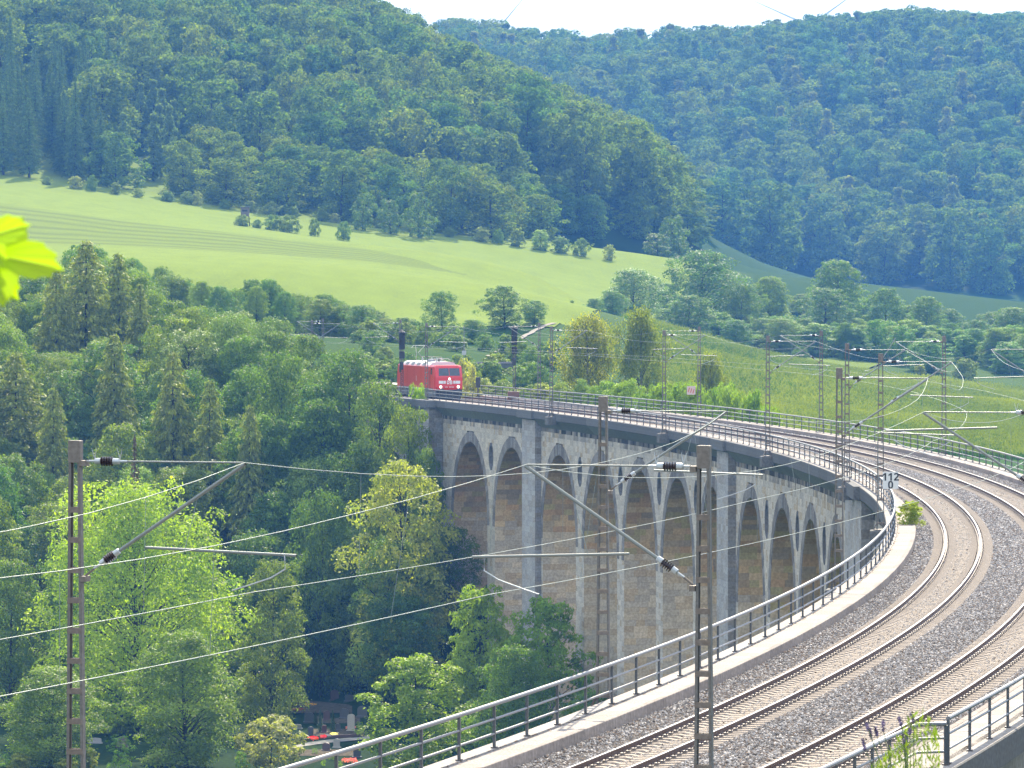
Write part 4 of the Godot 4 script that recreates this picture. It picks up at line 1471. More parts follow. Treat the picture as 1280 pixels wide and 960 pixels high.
# ------------------------------------------------------------------ train
func locomotive() -> void:
	var red := Color(0.60, 0.035, 0.028)
	var s := s_of(486.5) + 9.4
	var t := thing("locomotive", "red electric locomotive with white roof and black windscreen on the inner track", "locomotive", cp(s, -TRK, 0.02))
	var zf := -along(s)
	t.basis = Basis(Vector3.UP.cross(zf), Vector3.UP, zf)
	var L := 9.2
	var W := 1.49
	# body: half-sections lofted from end to end
	var sect := func(z: float, y: float, hw: float) -> Array: return [Vector3(hw, y, z), Vector3(-hw, y, z)]
	var mb := MB.new()
	var levels := [[0.98, L - 0.10, W - 0.04], [1.35, L, W], [2.35, L, W], [2.45, L - 0.03, W], [3.42, L - 0.36, W - 0.02], [3.60, L - 0.55, W - 0.14]]
	for i in levels.size() - 1:
		var a: Array = levels[i]
		var b: Array = levels[i + 1]
		var ring := func(q: Array) -> Array:
			var y: float = q[0]; var l: float = q[1]; var w: float = q[2]
			var ch := 0.34
			return [Vector3(-w + ch, y, l), Vector3(w - ch, y, l), Vector3(w - 0.08, y, l - 0.16), Vector3(w, y, l - 0.55), Vector3(w, y, -l + 0.55), Vector3(w - 0.08, y, -l + 0.16), Vector3(w - ch, y, -l), Vector3(-w + ch, y, -l), Vector3(-w + 0.08, y, -l + 0.16), Vector3(-w, y, -l + 0.55), Vector3(-w, y, l - 0.55), Vector3(-w + 0.08, y, l - 0.16)]
		var r0: Array = ring.call(a)
		var r1: Array = ring.call(b)
		for k in 12:
			var j := (k + 1) % 12
			mb.quad(r0[k], r0[j], r1[j], r1[k], red)
		if i == levels.size() - 2:
			for k in range(1, 11):
				mb.tri(r1[0], r1[k], r1[k + 1], red)
	part("body", mb.mesh(M.gloss), t)
	mb = MB.new()
	mb.cbox(Vector3(0, 0.72, 0), Vector3(2.86, 0.56, 2 * L - 1.0), 0.05, Color(0.16, 0.165, 0.16))
	mb.box(Vector3(0, 1.10, 0), Vector3(3.0, 0.22, 2 * L - 2.9), Color(0.20, 0.205, 0.20))
	part("underframe", mb.mesh(M.plain), t)
	mb = MB.new()
	var pr := [Vector2(1.42, 3.50), Vector2(1.18, 3.82), Vector2(0.75, 3.92), Vector2(-0.75, 3.92), Vector2(-1.18, 3.82), Vector2(-1.42, 3.50)]
	for i in pr.size() - 1:
		mb.quad(Vector3(pr[i].x, pr[i].y, -6.4), Vector3(pr[i].x, pr[i].y, 6.4), Vector3(pr[i + 1].x, pr[i + 1].y, 6.4), Vector3(pr[i + 1].x, pr[i + 1].y, -6.4), Color(0.55, 0.55, 0.54))
	for e in [-6.4, 6.4]:
		for k in range(1, pr.size() - 1):
			mb.tri(Vector3(pr[0].x, pr[0].y, e), Vector3(pr[k].x, pr[k].y, e), Vector3(pr[k + 1].x, pr[k + 1].y, e), Color(0.55, 0.55, 0.54))
	part("roof", mb.mesh(M.plain), t)
	for k in 4:
		mb = MB.new()
		mb.obox(Vector3(-1.31, 3.665, -4.4 + k * 2.6), Vector3(0.10, 0.137, 0), Vector3(-0.137, 0.10, 0).normalized() * 0.02, Vector3(0, 0, 0.62), Color(0.13, 0.14, 0.14))
		part("roof_grille", mb.mesh(M.plain), t)
	# windscreen panes following the raked front, both ends
	for e in [1.0, -1.0]:
		for sd in [-1.0, 1.0]:
			mb = MB.new()
			var f := func(x: float, y: float) -> Vector3: return Vector3(x, y, e * (L - 0.03 - (y - 2.45) * 0.34 + 0.012))
			mb.quad(f.call(sd * 0.03, 2.52), f.call(sd * 1.12, 2.52), f.call(sd * 1.08, 3.30), f.call(sd * 0.03, 3.30))
			part("windscreen", mb.mesh(M.dark_glass), t)
			mb = MB.new()
			mb.box(Vector3(sd * 0.88, 1.86, e * (L + 0.008)), Vector3(0.50, 0.30, 0.015), Color(0.66, 0.66, 0.64))
			mb.box(Vector3(sd * 0.50, 1.86, e * (L + 0.008)), Vector3(0.20, 0.30, 0.015), Color(0.66, 0.66, 0.64))
			part("white_panel", mb.mesh(M.gloss), t)
			mb = MB.new()
			mb.lathe(Vector3(sd * 0.93, 1.38, e * L), Vector3(0, 0, e), [Vector2(0, 0.15), Vector2(0.04, 0.14), Vector2(0.05, 0.0)], 10)
			part("headlight", mb.mesh(M.headlamp), t)
			mb = MB.new()
			mb.lathe(Vector3(sd * 0.875, 1.02, e * (L - 0.2)), Vector3(0, 0, e), [Vector2(0, 0.09), Vector2(0.62, 0.09), Vector2(0.62, 0.23), Vector2(0.68, 0.21), Vector2(0.69, 0.0)], 10, Color(0.05, 0.05, 0.05))
			part("buffer", mb.mesh(M.plain), t)
		mb = MB.new()
		mb.lathe(Vector3(0, 2.20, e * (L - 0.01)), Vector3(0, 0, e), [Vector2(0, 0.13), Vector2(0.05, 0.12), Vector2(0.06, 0.0)], 10)
		part("headlight", mb.mesh(M.headlamp), t)
		mb = MB.new()
		mb.box(Vector3(0, 0.80, e * (L - 0.22)), Vector3(2.7, 0.62, 0.3), Color(0.03, 0.03, 0.032))
		mb.obox(Vector3(0, 0.33, e * (L - 0.1)), Vector3(1.2, 0, 0), Vector3(0, 0.17, 0), Vector3(0, 0, 0.06), Color(0.04, 0.04, 0.04))
		part("buffer_beam", mb.mesh(M.plain), t)
	var white := mat("logo_white", lin(0.75, 0.75, 0.74), 0.4, 0.0, false)
	var logo := part("emblem", text_mesh("DB", 0.34, white, 0.01), t)
	logo.position = Vector3(0, 1.84, L + 0.012)
	var lb := MB.new()
	for q in [[0.0, 0.27, 0.46, 0.02], [0.0, -0.19, 0.46, 0.02]]:
		lb.box(Vector3(q[0], 1.82 + q[1] * 0.8, L + 0.012), Vector3(q[2], q[3], 0.01), Color(0.75, 0.75, 0.74))
	for e in [-1.0, 1.0]:
		lb.box(Vector3(e * 0.25, 1.83, L + 0.012), Vector3(0.025, 0.38, 0.01), Color(0.75, 0.75, 0.74))
	part("emblem_frame", lb.mesh(M.plain), t)
	var nb := MB.new()
	for k in 9:
		if k != 3:
			nb.box(Vector3(-0.42 + k * 0.105, 1.36, L + 0.01), Vector3(0.06, 0.10, 0.01), Color(0.7, 0.6, 0.58))
	part("number", nb.mesh(M.plain), t)
	# cab doors and side windows
	for sd in [-1.0, 1.0]:
		for e in [-1.0, 1.0]:
			mb = MB.new()
			mb.box(Vector3(sd * (W + 0.004), 2.95, e * 7.35), Vector3(0.012, 0.62, 0.55))
			part("side_window", mb.mesh(M.dark_glass), t)
			mb = MB.new()
			mb.box(Vector3(sd * (W + 0.006), 2.0, e * 6.55), Vector3(0.014, 2.0, 0.70), Color(0.40, 0.02, 0.028))
			part("door", mb.mesh(M.gloss), t)
		mb = MB.new()
		mb.box(Vector3(sd * (W + 0.006), 2.15, 0.4), Vector3(0.012, 0.55, 0.12), Color(0.7, 0.6, 0.58))
		part("side_mark", mb.mesh(M.plain), t)
		for k in 3:
			mb = MB.new()
			mb.box(Vector3(sd * (W + 0.003), 2.3, -3.2 + 3.2 * k - 0.6), Vector3(0.01, 2.1, 0.03), Color(0.30, 0.02, 0.025))
			part("panel_joint", mb.mesh(M.gloss), t)
	for z in [-5.2, 5.2]:
		mb = MB.new()
		mb.cbox(Vector3(0, 0.62, z), Vector3(2.5, 0.5, 3.6), 0.06, Color(0.07, 0.07, 0.07))
		var bg := part("bogie", mb.mesh(M.plain), t)
		for w in [-1.3, 1.3]:
			for sd in [-1.0, 1.0]:
				mb = MB.new()
				mb.lathe(Vector3(sd * 0.70, 0.62, z + w), Vector3(sd, 0, 0), [Vector2(0, 0.0), Vector2(0, 0.62), Vector2(0.12, 0.60), Vector2(0.12, 0.4), Vector2(0.08, 0.3), Vector2(0.08, 0.0)], 16, Color(0.09, 0.075, 0.065))
				part("wheel", mb.mesh(M.plain), bg)
	# roof gear
	for k in 7:
		mb = MB.new()
		mb.lathe(Vector3(-0.5 + (k % 3) * 0.5, 3.9, 5.6 - k * 1.1), Vector3.UP, [Vector2(0, 0.10), Vector2(0.14, 0.12), Vector2(0.16, 0.07), Vector2(0.28, 0.11), Vector2(0.30, 0.06), Vector2(0.42, 0.05), Vector2(0.44, 0.0)], 8, Color(0.10, 0.08, 0.075) if k % 2 else Color(0.35, 0.36, 0.36))
		part("roof_insulator", mb.mesh(M.plain), t)
	mb = MB.new()
	mb.tube(PackedVector3Array([Vector3(0.1, 4.36, 5.4), Vector3(0.1, 4.4, 2.0), Vector3(0.1, 4.34, -4.0)]), 0.03, 0.03, 5, Color(0.2, 0.17, 0.15))
	mb.box(Vector3(-0.6, 4.05, 3.4), Vector3(0.5, 0.25, 1.6), Color(0.3, 0.3, 0.3))
	part("roof_line", mb.mesh(M.plain), t)
	for q in [[4.6, false], [-4.4, true]]:
		var pg := MB.new()
		var z: float = q[0]
		if q[1]:
			for e in [-1.0, 1.0]:
				pg.tube(PackedVector3Array([Vector3(e * 0.4, 4.0, z), Vector3(e * 0.1, 4.75, z - 1.2)]), 0.04, 0.03, 5, Color(0.12, 0.10, 0.10))
				pg.tube(PackedVector3Array([Vector3(e * 0.1, 4.75, z - 1.2), Vector3(e * 0.5, 5.5, z + 0.2)]), 0.03, 0.025, 5, Color(0.5, 0.5, 0.48))
			pg.tube(PackedVector3Array([Vector3(-0.95, 5.30, z + 0.2), Vector3(-0.7, 5.52, z + 0.2), Vector3(0.7, 5.52, z + 0.2), Vector3(0.95, 5.30, z + 0.2)]), 0.035, 0.035, 6, Color(0.55, 0.55, 0.53))
		else:
			for e in [-1.0, 1.0]:
				pg.tube(PackedVector3Array([Vector3(e * 0.5, 4.0, z + 0.9), Vector3(e * 0.3, 4.18, z - 0.9)]), 0.035, 0.03, 5, Color(0.25, 0.12, 0.1))
			pg.tube(PackedVector3Array([Vector3(-0.95, 4.1, z + 0.9), Vector3(-0.7, 4.25, z + 0.9), Vector3(0.7, 4.25, z + 0.9), Vector3(0.95, 4.1, z + 0.9)]), 0.035, 0.035, 6, Color(0.4, 0.4, 0.4))
		part("pantograph", pg.mesh(M.plain), t)
	# flat wagon coupled behind
	var s2 := s + 18.6
	t = thing("flat_wagon", "low empty flat wagon coupled behind the red locomotive", "wagon", cp(s2, -TRK, 0.02))
	zf = -along(s2)
	t.basis = Basis(Vector3.UP.cross(zf), Vector3.UP, zf)
	mb = MB.new()
	mb.cbox(Vector3(0, 1.15, 0), Vector3(2.8, 0.22, 16.8), 0.03, Color(0.11, 0.10, 0.095))
	part("deck", mb.mesh(M.plain), t)
	mb = MB.new()
	mb.cbox(Vector3(0, 0.88, 0), Vector3(2.2, 0.36, 16.0), 0.04, Color(0.07, 0.06, 0.055))
	part("frame", mb.mesh(M.plain), t)
	for z in [-6.0, 6.0]:
		mb = MB.new()
		mb.cbox(Vector3(0, 0.55, z), Vector3(2.2, 0.4, 2.6), 0.05, Color(0.06, 0.055, 0.05))
		var bg := part("bogie", mb.mesh(M.plain), t)
		for w in [-0.9, 0.9]:
			for sd in [-1.0, 1.0]:
				mb = MB.new()
				mb.lathe(Vector3(sd * 0.70, 0.46, z + w), Vector3(sd, 0, 0), [Vector2(0, 0.0), Vector2(0, 0.46), Vector2(0.12, 0.44), Vector2(0.12, 0.0)], 14, Color(0.08, 0.07, 0.06))
				part("wheel", mb.mesh(M.plain), bg)
	for k in 8:
		mb = MB.new()
		mb.box(Vector3(-1.42, 1.45, -7.5 + k * 2.1), Vector3(0.06, 0.6, 0.12), Color(0.10, 0.09, 0.08))
		part("stanchion", mb.mesh(M.plain), t)

# ------------------------------------------------------------------ woods
# scatter of trees on a slope: the trees nearest the camera become things, the rest one mass
func wood(spots: Array, most: int, called: String, label: String, group: String, mass_name: String, mass_label: String) -> void:
	# spots: [position, height, width, proto key, material key]
	spots.sort_custom(func(a, b): return a[0].z > b[0].z)
	var lots := {}
	for i in spots.size():
		var q: Array = spots[i]
		if i < most:
			plant(P[q[3]], called, kind_label(q[3], q[4], label), "tree", q[0], q[1], q[2], M[q[4]], group)
		else:
			var key: String = q[3] + "|" + q[4]
			if not lots.has(key):
				lots[key] = []
			lots[key].append(q)
	if lots.is_empty():
		return
	var root := thing(mass_name, mass_label, "wood")
	stuff(root)
	for key in lots:
		var pk: PackedStringArray = key.split("|")
		var mm := MultiMesh.new()
		mm.transform_format = MultiMesh.TRANSFORM_3D
		mm.mesh = P[pk[0]].crown
		mm.instance_count = lots[key].size()
		for i in lots[key].size():
			var q: Array = lots[key][i]
			var sx: float = q[2] / P[pk[0]].W
			mm.set_instance_transform(i, Transform3D(Basis(Vector3.UP, rng.randf() * TAU).scaled(Vector3(sx, q[1] / P[pk[0]].H, sx)), q[0]))
		var mi := MultiMeshInstance3D.new()
		mi.name = "crowns"
		mi.multimesh = mm
		mi.material_override = M[pk[1]]
		root.add_child(mi, true)
		stuff(mi)

func kind_label(kind: String, tone: String, label: String) -> String:
	var where := label.substr(label.find(" in the ") + 1)
	var what := {"spruce": "dark pointed spruce", "poplar": "slim grey-green poplar", "beech": "wide domed beech", "beech2": "tall narrow-crowned beech", "beech3": "wide spreading beech", "oak": "wide domed oak", "oak2": "rounded oak", "ash": "tall narrow ash", "maple": "bushy maple"}
	var tint := "yellowish " if tone.ends_with("warm") else "bluish " if tone.ends_with("cool") else "pale " if tone.ends_with("pale") else ""
	return tint + what[kind] + " " + where

func px_of(p: Vector3) -> Vector2:
	return Vector2(640.0 + FPX * p.x / -p.z, HROW + FPX * (EYE - p.y) / -p.z)

const LARCHES := [[108, 296, 105, 566, "larch", "tallest feathery larch standing above the slope wood"], [148, 312, 80, 572, "larch2", "feathery larch close behind the tallest larch"], [20, 436, 120, 512, "larch", "dense larch at the edge of the slope wood near the maple leaf"], [143, 412, 95, 508, "larch2", "grey-green larch below the tallest larch"], [216, 434, 85, 500, "larch", "slim larch in the middle of the slope wood"], [262, 470, 80, 494, "larch2", "short larch beside the slim larch"], [312, 500, 75, 486, "larch2", "drooping larch beside the dark round tree"], [66, 480, 80, 497, "larch2", "shaded larch low in the slope wood"], [175, 350, 60, 560, "larch2", "small larch at the upper rim of the slope wood"], [70, 330, 80, 560, "larch", "larch behind the bright maple leaf"]]

func woods() -> void:
	rng.seed = 101
	# wooded hill behind the meadow
	var sky1 := [[-200, -60], [430, -30], [500, 12], [560, 42], [600, 62], [650, 84], [700, 106], [750, 128], [790, 148], [820, 168], [842, 196], [856, 240], [868, 285], [890, 318], [925, 335]]
	var edge := [[-200, 205], [0, 222], [130, 236], [300, 263], [430, 284], [550, 294], [700, 306], [830, 321], [900, 330]]
	var spots := []
	var d := 1056.0
	while d < 1500.0:
		var x := -0.13 * d
		while x < 62.0:
			var q := Vector3(x + rng.randf_range(-3.5, 3.5), 0, -(d + rng.randf_range(-3.5, 3.5)))
			q.y = land(q.x, -q.z)
			var s := px_of(q)
			x += 12.4
			if s.x > 915 or s.x < -60 or s.y > interp(edge, s.x) - 1.0 or s.y < -40:
				continue
			var h := rng.randf_range(18.0, 27.0)
			var front := s.y > interp(edge, s.x) - 26.0
			if front: h = rng.randf_range(11.0, 17.0)
			var limit := EYE + (HROW - interp(sky1, s.x)) / FPX * -q.z - q.y
			h = minf(h, limit * rng.randf_range(0.9, 1.04))
			if h < 7.0:
				continue
			var w := rng.randf_range(13.5, 20.0) * (0.75 if front else 1.0)
			var kind: String = ["beech", "beech2", "beech3"][rng.randi() % 3]
			var m: String = ["leaf_far", "leaf_far_warm", "leaf_far_warm", "leaf_far_cool", "leaf_far"][rng.randi() % 5]
			if s.x < 110 and s.y > 140:
				kind = "spruce"; m = "needle_far"; w = 7.0; h = rng.randf_range(17.0, 25.0)
			elif s.x < 380 and s.y > 170 and s.y < 235 and rng.randf() < 0.7:
				kind = "poplar"; m = "leaf_far_cool"; w = rng.randf_range(6.0, 8.0); h = rng.randf_range(15.0, 19.0)
			spots.append([q, h, w, kind, m])
			if kind == "spruce":
				for e in [[5.5, 3.0], [-1.0, 6.0]]:
					var q2 := Vector3(q.x + e[0], 0, q.z - e[1])
					q2.y = land(q2.x, -q2.z)
					spots.append([q2, rng.randf_range(15.0, 24.0), 7.0, kind, m])
		d += 11.0
	wood(spots, 300, "hillside_tree", "broad leafy tree in the sunlit wood above the meadow", "trees of the wood above the meadow", "hill_wood", "leafy wood covering the upper hillside above the meadow")
	# far hill, seen against the light
	spots = []
	var sky2 := [[400, 10], [560, 20], [640, 28], [700, 32], [738, 46], [760, 36], [850, 28], [930, 32], [960, 26], [1050, 14], [1150, 8], [1220, 16], [1300, 14], [1500, 10]]
	d = 1560.0
	while d < 2240.0:
		var x := -0.05 * d
		while x < 0.128 * d:
			var q := Vector3(x + rng.randf_range(-3.5, 3.5), 0, -(d + rng.randf_range(-3.5, 3.5)))
			q.y = land(q.x, -q.z)
			var s := px_of(q)
			x += 16.5
			if s.x < 840 and s.y > 210: continue
			if s.x < 560 or s.y > interp([[840, 330], [900, 338], [1000, 346], [1100, 356], [1200, 366], [1300, 372]], s.x): continue
			if s.x < 820 and s.y > interp(sky1, s.x) + 60: continue
			var h := rng.randf_range(21.0, 30.0)
			var limit := EYE + (HROW - interp(sky2, s.x)) / FPX * -q.z - q.y
			h = minf(h, limit * rng.randf_range(0.88, 1.05))
			if h < 6.0: continue
			var kind: String = ["beech", "beech2", "beech2", "beech3", "poplar"][rng.randi() % 5]
			spots.append([q, h, rng.randf_range(16.5, 23.0) * (0.7 if kind == "poplar" else 1.0), kind, ["leaf_far", "leaf_far_warm", "leaf_far_cool", "leaf_far"][rng.randi() % 4]])
		d += 14.5
	wood(spots, 300, "shaded_hill_tree", "hazy blue-green tree in the wood on the shaded far hill", "trees of the wood on the shaded far hill", "far_wood", "hazy blue-green wood up to the crest of the far hill")
	# slope wood between cemetery and railway
	spots = []
	var sky3 := [[-60, 352], [0, 352], [40, 322], [75, 306], [110, 298], [140, 306], [165, 330], [195, 352], [225, 372], [290, 372], [340, 388], [400, 408], [440, 424], [470, 462], [500, 492], [525, 535], [545, 610], [600, 640], [640, 680]]
	d = 458.0
	while d < 640.0:
		var x := -0.122 * d
		while x < 0.0:
			var q := Vector3(x + rng.randf_range(-2.2, 2.2), 0, -(d + rng.randf_range(-2.2, 2.2)))
			q.y = land(q.x, -q.z)
			var s := px_of(q)
			x += 6.6
			var cl := line_x(-q.z).x
			if q.x > cl - 8.5 or (d < 478 and s.x > 330 and s.x < 470): continue
			var limit := EYE + (HROW - interp(sky3, s.x)) / FPX * -q.z - q.y
			var h := minf(rng.randf_range(13.0, 19.0), limit * rng.randf_range(0.86, 1.0))
			for l in LARCHES:
				if absf(s.x - l[0]) < l[2] * 0.62 and -q.z < l[3] + 4.0:
					var low: float = l[1] + 105.0
					h = minf(h, EYE + (HROW - low) / FPX * -q.z - q.y)
			if h < 4.0: continue
			var kind: String = ["oak", "oak2", "ash", "maple"][rng.randi() % 4]
			var m: String = ["leaf", "leaf_cool", "leaf_warm", "leaf_warm", "leaf", "leaf_pale"][rng.randi() % 6]
			var w := clampf(h * rng.randf_range(0.5, 0.72), 4.5, 10.5)
			spots.append([q, h, w, kind, m])
		d += 6.4
	wood(spots, 300, "slope_tree", "leafy tree in the crowded wood between cemetery and railway", "trees of the wood between cemetery and railway", "slope_wood", "leafy wood between cemetery and railway")

func heroes() -> void:
	rng.seed = 303
	# larches and other conifers standing out of the slope wood
	for q in LARCHES:
		plant_at(P[q[4]], "larch_tree", q[5], "tree", q[0], q[1], q[2] * 1.1, q[3], M.needle)
	plant_at(P.spruce, "withered_spruce", "reddish-brown withered conifer behind the lime tree", "tree", 168, 535, 45, 462, M.leaf_brown)
	# single trees of the valley floor
	var h := [
		[440, 426, 105, 497, "ash", "leaf_cool", "tall pale-leaved tree high on the slope below the railway"],
		[478, 462, 95, 482, "ash", "leaf", "tall tree on the slope beside the far abutment"],
		[508, 492, 84, 474, "ash", "leaf_warm", "tall yellowish tree against the far abutment"],
		[532, 545, 66, 468, "oak2", "leaf", "shaded tree at the corner of the far abutment"],
		[395, 470, 110, 494, "oak2", "leaf_cool", "bushy tree with pale tips in the upper slope wood"],
		[350, 428, 110, 500, "oak", "leaf", "dark round tree standing out of the slope wood"],
		[172, 586, 262, 432, "linden", "leaf_yellow", "broad lime tree with bright yellow-green top behind a mast"],
		[338, 688, 100, 438, "ash", "leaf_warm", "narrow dark tree with yellow-green rim right beside the lime tree"],
		[506, 560, 158, 456, "golden", "leaf", "tall tree with golden tips in front of the far abutment"],
		[448, 650, 110, 466, "oak2", "leaf", "rounded dark-leaved tree under the golden-tipped tree"],
		[560, 650, 90, 470, "oak", "leaf", "dark tree in the shade of the farthest arches"],
		[400, 600, 110, 468, "oak", "leaf", "dark tree between lime tree and golden-tipped tree"],
		[600, 722, 105, 424, "young", "leaf_warm", "young yellow-green tree before the tall pilaster"],
		[682, 738, 118, 412, "young", "leaf", "young bright green tree at the foot of the tall pilaster"],
		[522, 812, 140, 402, "young", "leaf_warm", "light green bushy tree beside the pale headstone"],
		[640, 800, 120, 396, "maple", "leaf", "bushy green tree behind the railing below the pilaster"],
		[742, 858, 90, 388, "maple", "leaf", "low green tree behind the railing beside a mast"],
		[845, 772, 95, 404, "shrub", "leaf", "dark bush at the foot of the middle arches"],
		[232, 782, 165, 402, "maple", "leaf_warm", "round mid-green maple at the cemetery edge"],
		[62, 828, 150, 398, "maple", "leaf_warm", "pale green maple behind the mast in the corner of the cemetery"],
		[12, 690, 120, 440, "oak2", "leaf", "green tree at the outer side of the lime tree"],
		[265, 745, 90, 446, "ash", "leaf", "shaded tree between lime tree and cemetery"],
		[425, 720, 120, 484, "oak", "leaf", "deeply shaded tree behind the headstones"],
		[345, 760, 110, 482, "oak2", "leaf", "deeply shaded broad tree over the yellow flowers"],
		[500, 735, 100, 452, "oak", "leaf_cool", "mid-green tree over the cemetery path"],
	]
	for q in h:
		plant_at(P[q[4]], "tree", q[6], "tree", q[0], q[1], q[2], q[3], M[q[5]])
	plant_at(P.silver, "silver_shrub", "silvery-leaved shrub beside the cemetery path", "shrub", 338, 893, 92, 404, M.leaf)
	# hedge trees below the meadow
	for k in 30:
		var x := 165.0 + k * 12.2 + rng.randf_range(-5, 5)
		var top := interp([[160, 318], [200, 336], [260, 350], [340, 352], [350, 362], [400, 366], [440, 380], [500, 398], [540, 420]], x) + rng.randf_range(-8, 10)
		var keys: String = ["oak", "oak2", "maple"][rng.randi() % 3]
		plant_at(P[keys], "hedge_tree", "dark bushy tree in the long hedge below the meadow", "tree", x, top, rng.randf_range(34, 58), 690 + rng.randf_range(-25, 18), M[["leaf", "leaf_cool", "leaf_warm"][rng.randi() % 3]], "trees of the long hedge below the meadow")
	# middle distance
	var mids := [
		[553, 361, 52, 700, "oak", "leaf_cool", "tree", "dark rounded tree alone before the bright meadow behind the locomotive"],
		[631, 354, 64, 710, "oak2", "leaf_cool", "tree", "dark round tree above the footpath"],
		[668, 374, 44, 716, "maple", "leaf_cool", "tree", "grey-green small tree beside the dark round tree"],
		[590, 398, 50, 690, "maple", "leaf_cool", "tree", "low tree between lone dark tree and footpath"],
		[520, 408, 50, 672, "shrub", "leaf_cool", "shrub", "bushy shrub below the lone dark tree"],
		[605, 418, 60, 668, "shrub", "leaf_cool", "shrub", "shrub on the slope under the footpath end"],
		[660, 436, 60, 632, "shrub", "leaf_cool", "shrub", "blue-green thicket under the footpath"],
		[690, 425, 60, 640, "shrub2", "leaf_cool", "shrub", "grey-green thicket beside the footpath"],
		[720, 412, 60, 660, "shrub", "leaf_cool", "shrub", "thicket behind the smaller birch"],
		[715, 384, 30, 800, "shrub", "leaf_cool", "shrub", "small dark bush at the lower meadow edge"],
		[742, 372, 52, 850, "maple", "leaf_cool", "tree", "small bluish tree at the meadow corner"],
		[790, 333, 92, 900, "maple", "leaf_silver", "tree", "silvery wide willow at the meadow corner"],
		[878, 308, 128, 930, "oak", "leaf_cool", "tree", "largest broad tree in the clump beyond the birches"],
		[860, 366, 90, 890, "oak2", "leaf_cool", "tree", "dark dome-shaped tree in front of the largest broad tree"],
		[925, 352, 70, 920, "oak", "leaf", "tree", "green tree leaning against the largest broad tree"],
		[962, 343, 66, 960, "maple", "leaf_warm", "tree", "light green tree beside the clump"],
		[1046, 321, 86, 960, "maple", "leaf", "tree", "tall light green tree behind the field"],
		[1030, 356, 74, 930, "ash", "leaf_cool", "tree", "grey-green tree before the tall light green tree"],
		[1108, 356, 66, 940, "oak2", "leaf_cool", "tree", "dark blue-green round tree behind the field"],
		[1158, 368, 56, 960, "maple", "leaf", "tree", "light tree past the dark blue-green round tree"],
		[1218, 398, 76, 940, "oak", "leaf_cool", "tree", "wide low tree at the far end of the field hedge"],
		[1266, 382, 64, 960, "maple", "leaf", "tree", "pale tree at the end of the field hedge"],
		[975, 396, 96, 900, "maple", "leaf_warm", "tree", "yellowish domed bush-tree at the field edge"],
		[1020, 402, 80, 896, "shrub", "leaf", "shrub", "mid-green bush at the field edge below the grey-green tree"],
		[1068, 408, 80, 896, "shrub", "leaf_cool", "shrub", "blue-green bush at the field edge"],
		[920, 398, 60, 890, "shrub2", "leaf_cool", "shrub", "low bush below the largest broad tree"],
		[820, 398, 70, 880, "shrub", "leaf_cool", "shrub", "dark bush behind the larger birch"],
		[1160, 421, 100, 880, "shrub", "leaf_cool", "shrub", "long rounded olive bush on the field edge"],
		[1205, 446, 90, 868, "shrub2", "leaf", "shrub", "low light bush in the field corner"],
		[1150, 455, 60, 870, "shrub2", "leaf_warm", "shrub", "small yellow-green bush before the long olive bush"],
		[1260, 425, 70, 890, "shrub", "leaf_cool", "shrub", "bush at the end of the field edge"],
		[1000, 432, 50, 884, "shrub", "leaf_cool", "shrub", "bluish bush just above the bright mown strip"],
		[838, 268, 46, 1100, "beech3", "leaf_cool", "tree", "outermost tree at the corner of the wood"],
		[850, 296, 40, 1105, "beech", "leaf_cool", "tree", "low tree under the corner of the wood"],
		[822, 290, 44, 1085, "beech2", "leaf", "tree", "tree in front of the corner of the wood"],
		[868, 312, 44, 1130, "beech3", "leaf_cool", "tree", "small tree in the gap between both woods"],
		[1000, 366, 60, 1010, "oak2", "leaf", "tree", "mid-green tree behind the hedge beside the light green tree"],
		[1080, 372, 56, 1000, "oak", "leaf_cool", "tree", "rounded tree between tall light green and dark blue-green trees"],
		[1135, 380, 52, 990, "maple", "leaf", "tree", "small bright tree behind the long olive bush"],
		[1188, 384, 50, 1000, "oak2", "leaf_cool", "tree", "low rounded tree beyond the field corner"],
		[1240, 388, 60, 980, "oak", "leaf", "tree", "broad low tree beside the pale tree at the hedge end"],
		[905, 352, 60, 1000, "oak2", "leaf_cool", "tree", "tree behind the largest broad tree"],
		[830, 352, 60, 960, "maple", "leaf_cool", "tree", "tree between willow and largest broad tree"],
		[765, 362, 50, 880, "shrub2", "leaf_cool", "shrub", "grey shrub at the foot of the silvery willow"],
		[735, 390, 92, 548, "birch", "leaf_warm", "tree", "smaller weeping birch behind the outer railing"],
		[800, 383, 92, 540, "birch2", "leaf", "tree", "larger weeping birch behind the outer railing"],
		[888, 438, 66, 522, "birch", "leaf", "tree", "young weeping birch above the outer railing"],
	]
	for q in mids:
		plant_at(P[q[4]], "tree" if q[6] == "tree" else "shrub", q[7], q[6], q[0], q[1], q[2], q[3], M[q[5]])
	for k in 70:
		var x := rng.randf_range(430, 740)
		var dd := rng.randf_range(570.0, 690.0)
		var g := land((x - 640.0) / FPX * dd, dd)
		var row := HROW + (EYE - g) / dd * FPX
		if absf(row - interp([[598, 452], [645, 428], [700, 403]], x)) < 9.0 and dd > 620: continue
		plant(P[["shrub", "shrub2"][k % 2]], "slope_shrub", "blue-green shrub on the rough slope around the footpath", "shrub", Vector3((x - 640.0) / FPX * dd, g, -dd), rng.randf_range(1.6, 3.6), rng.randf_range(2.6, 5.0), M[["leaf_cool", "leaf", "leaf_cool"][k % 3]], "shrubs on the slope around the footpath")
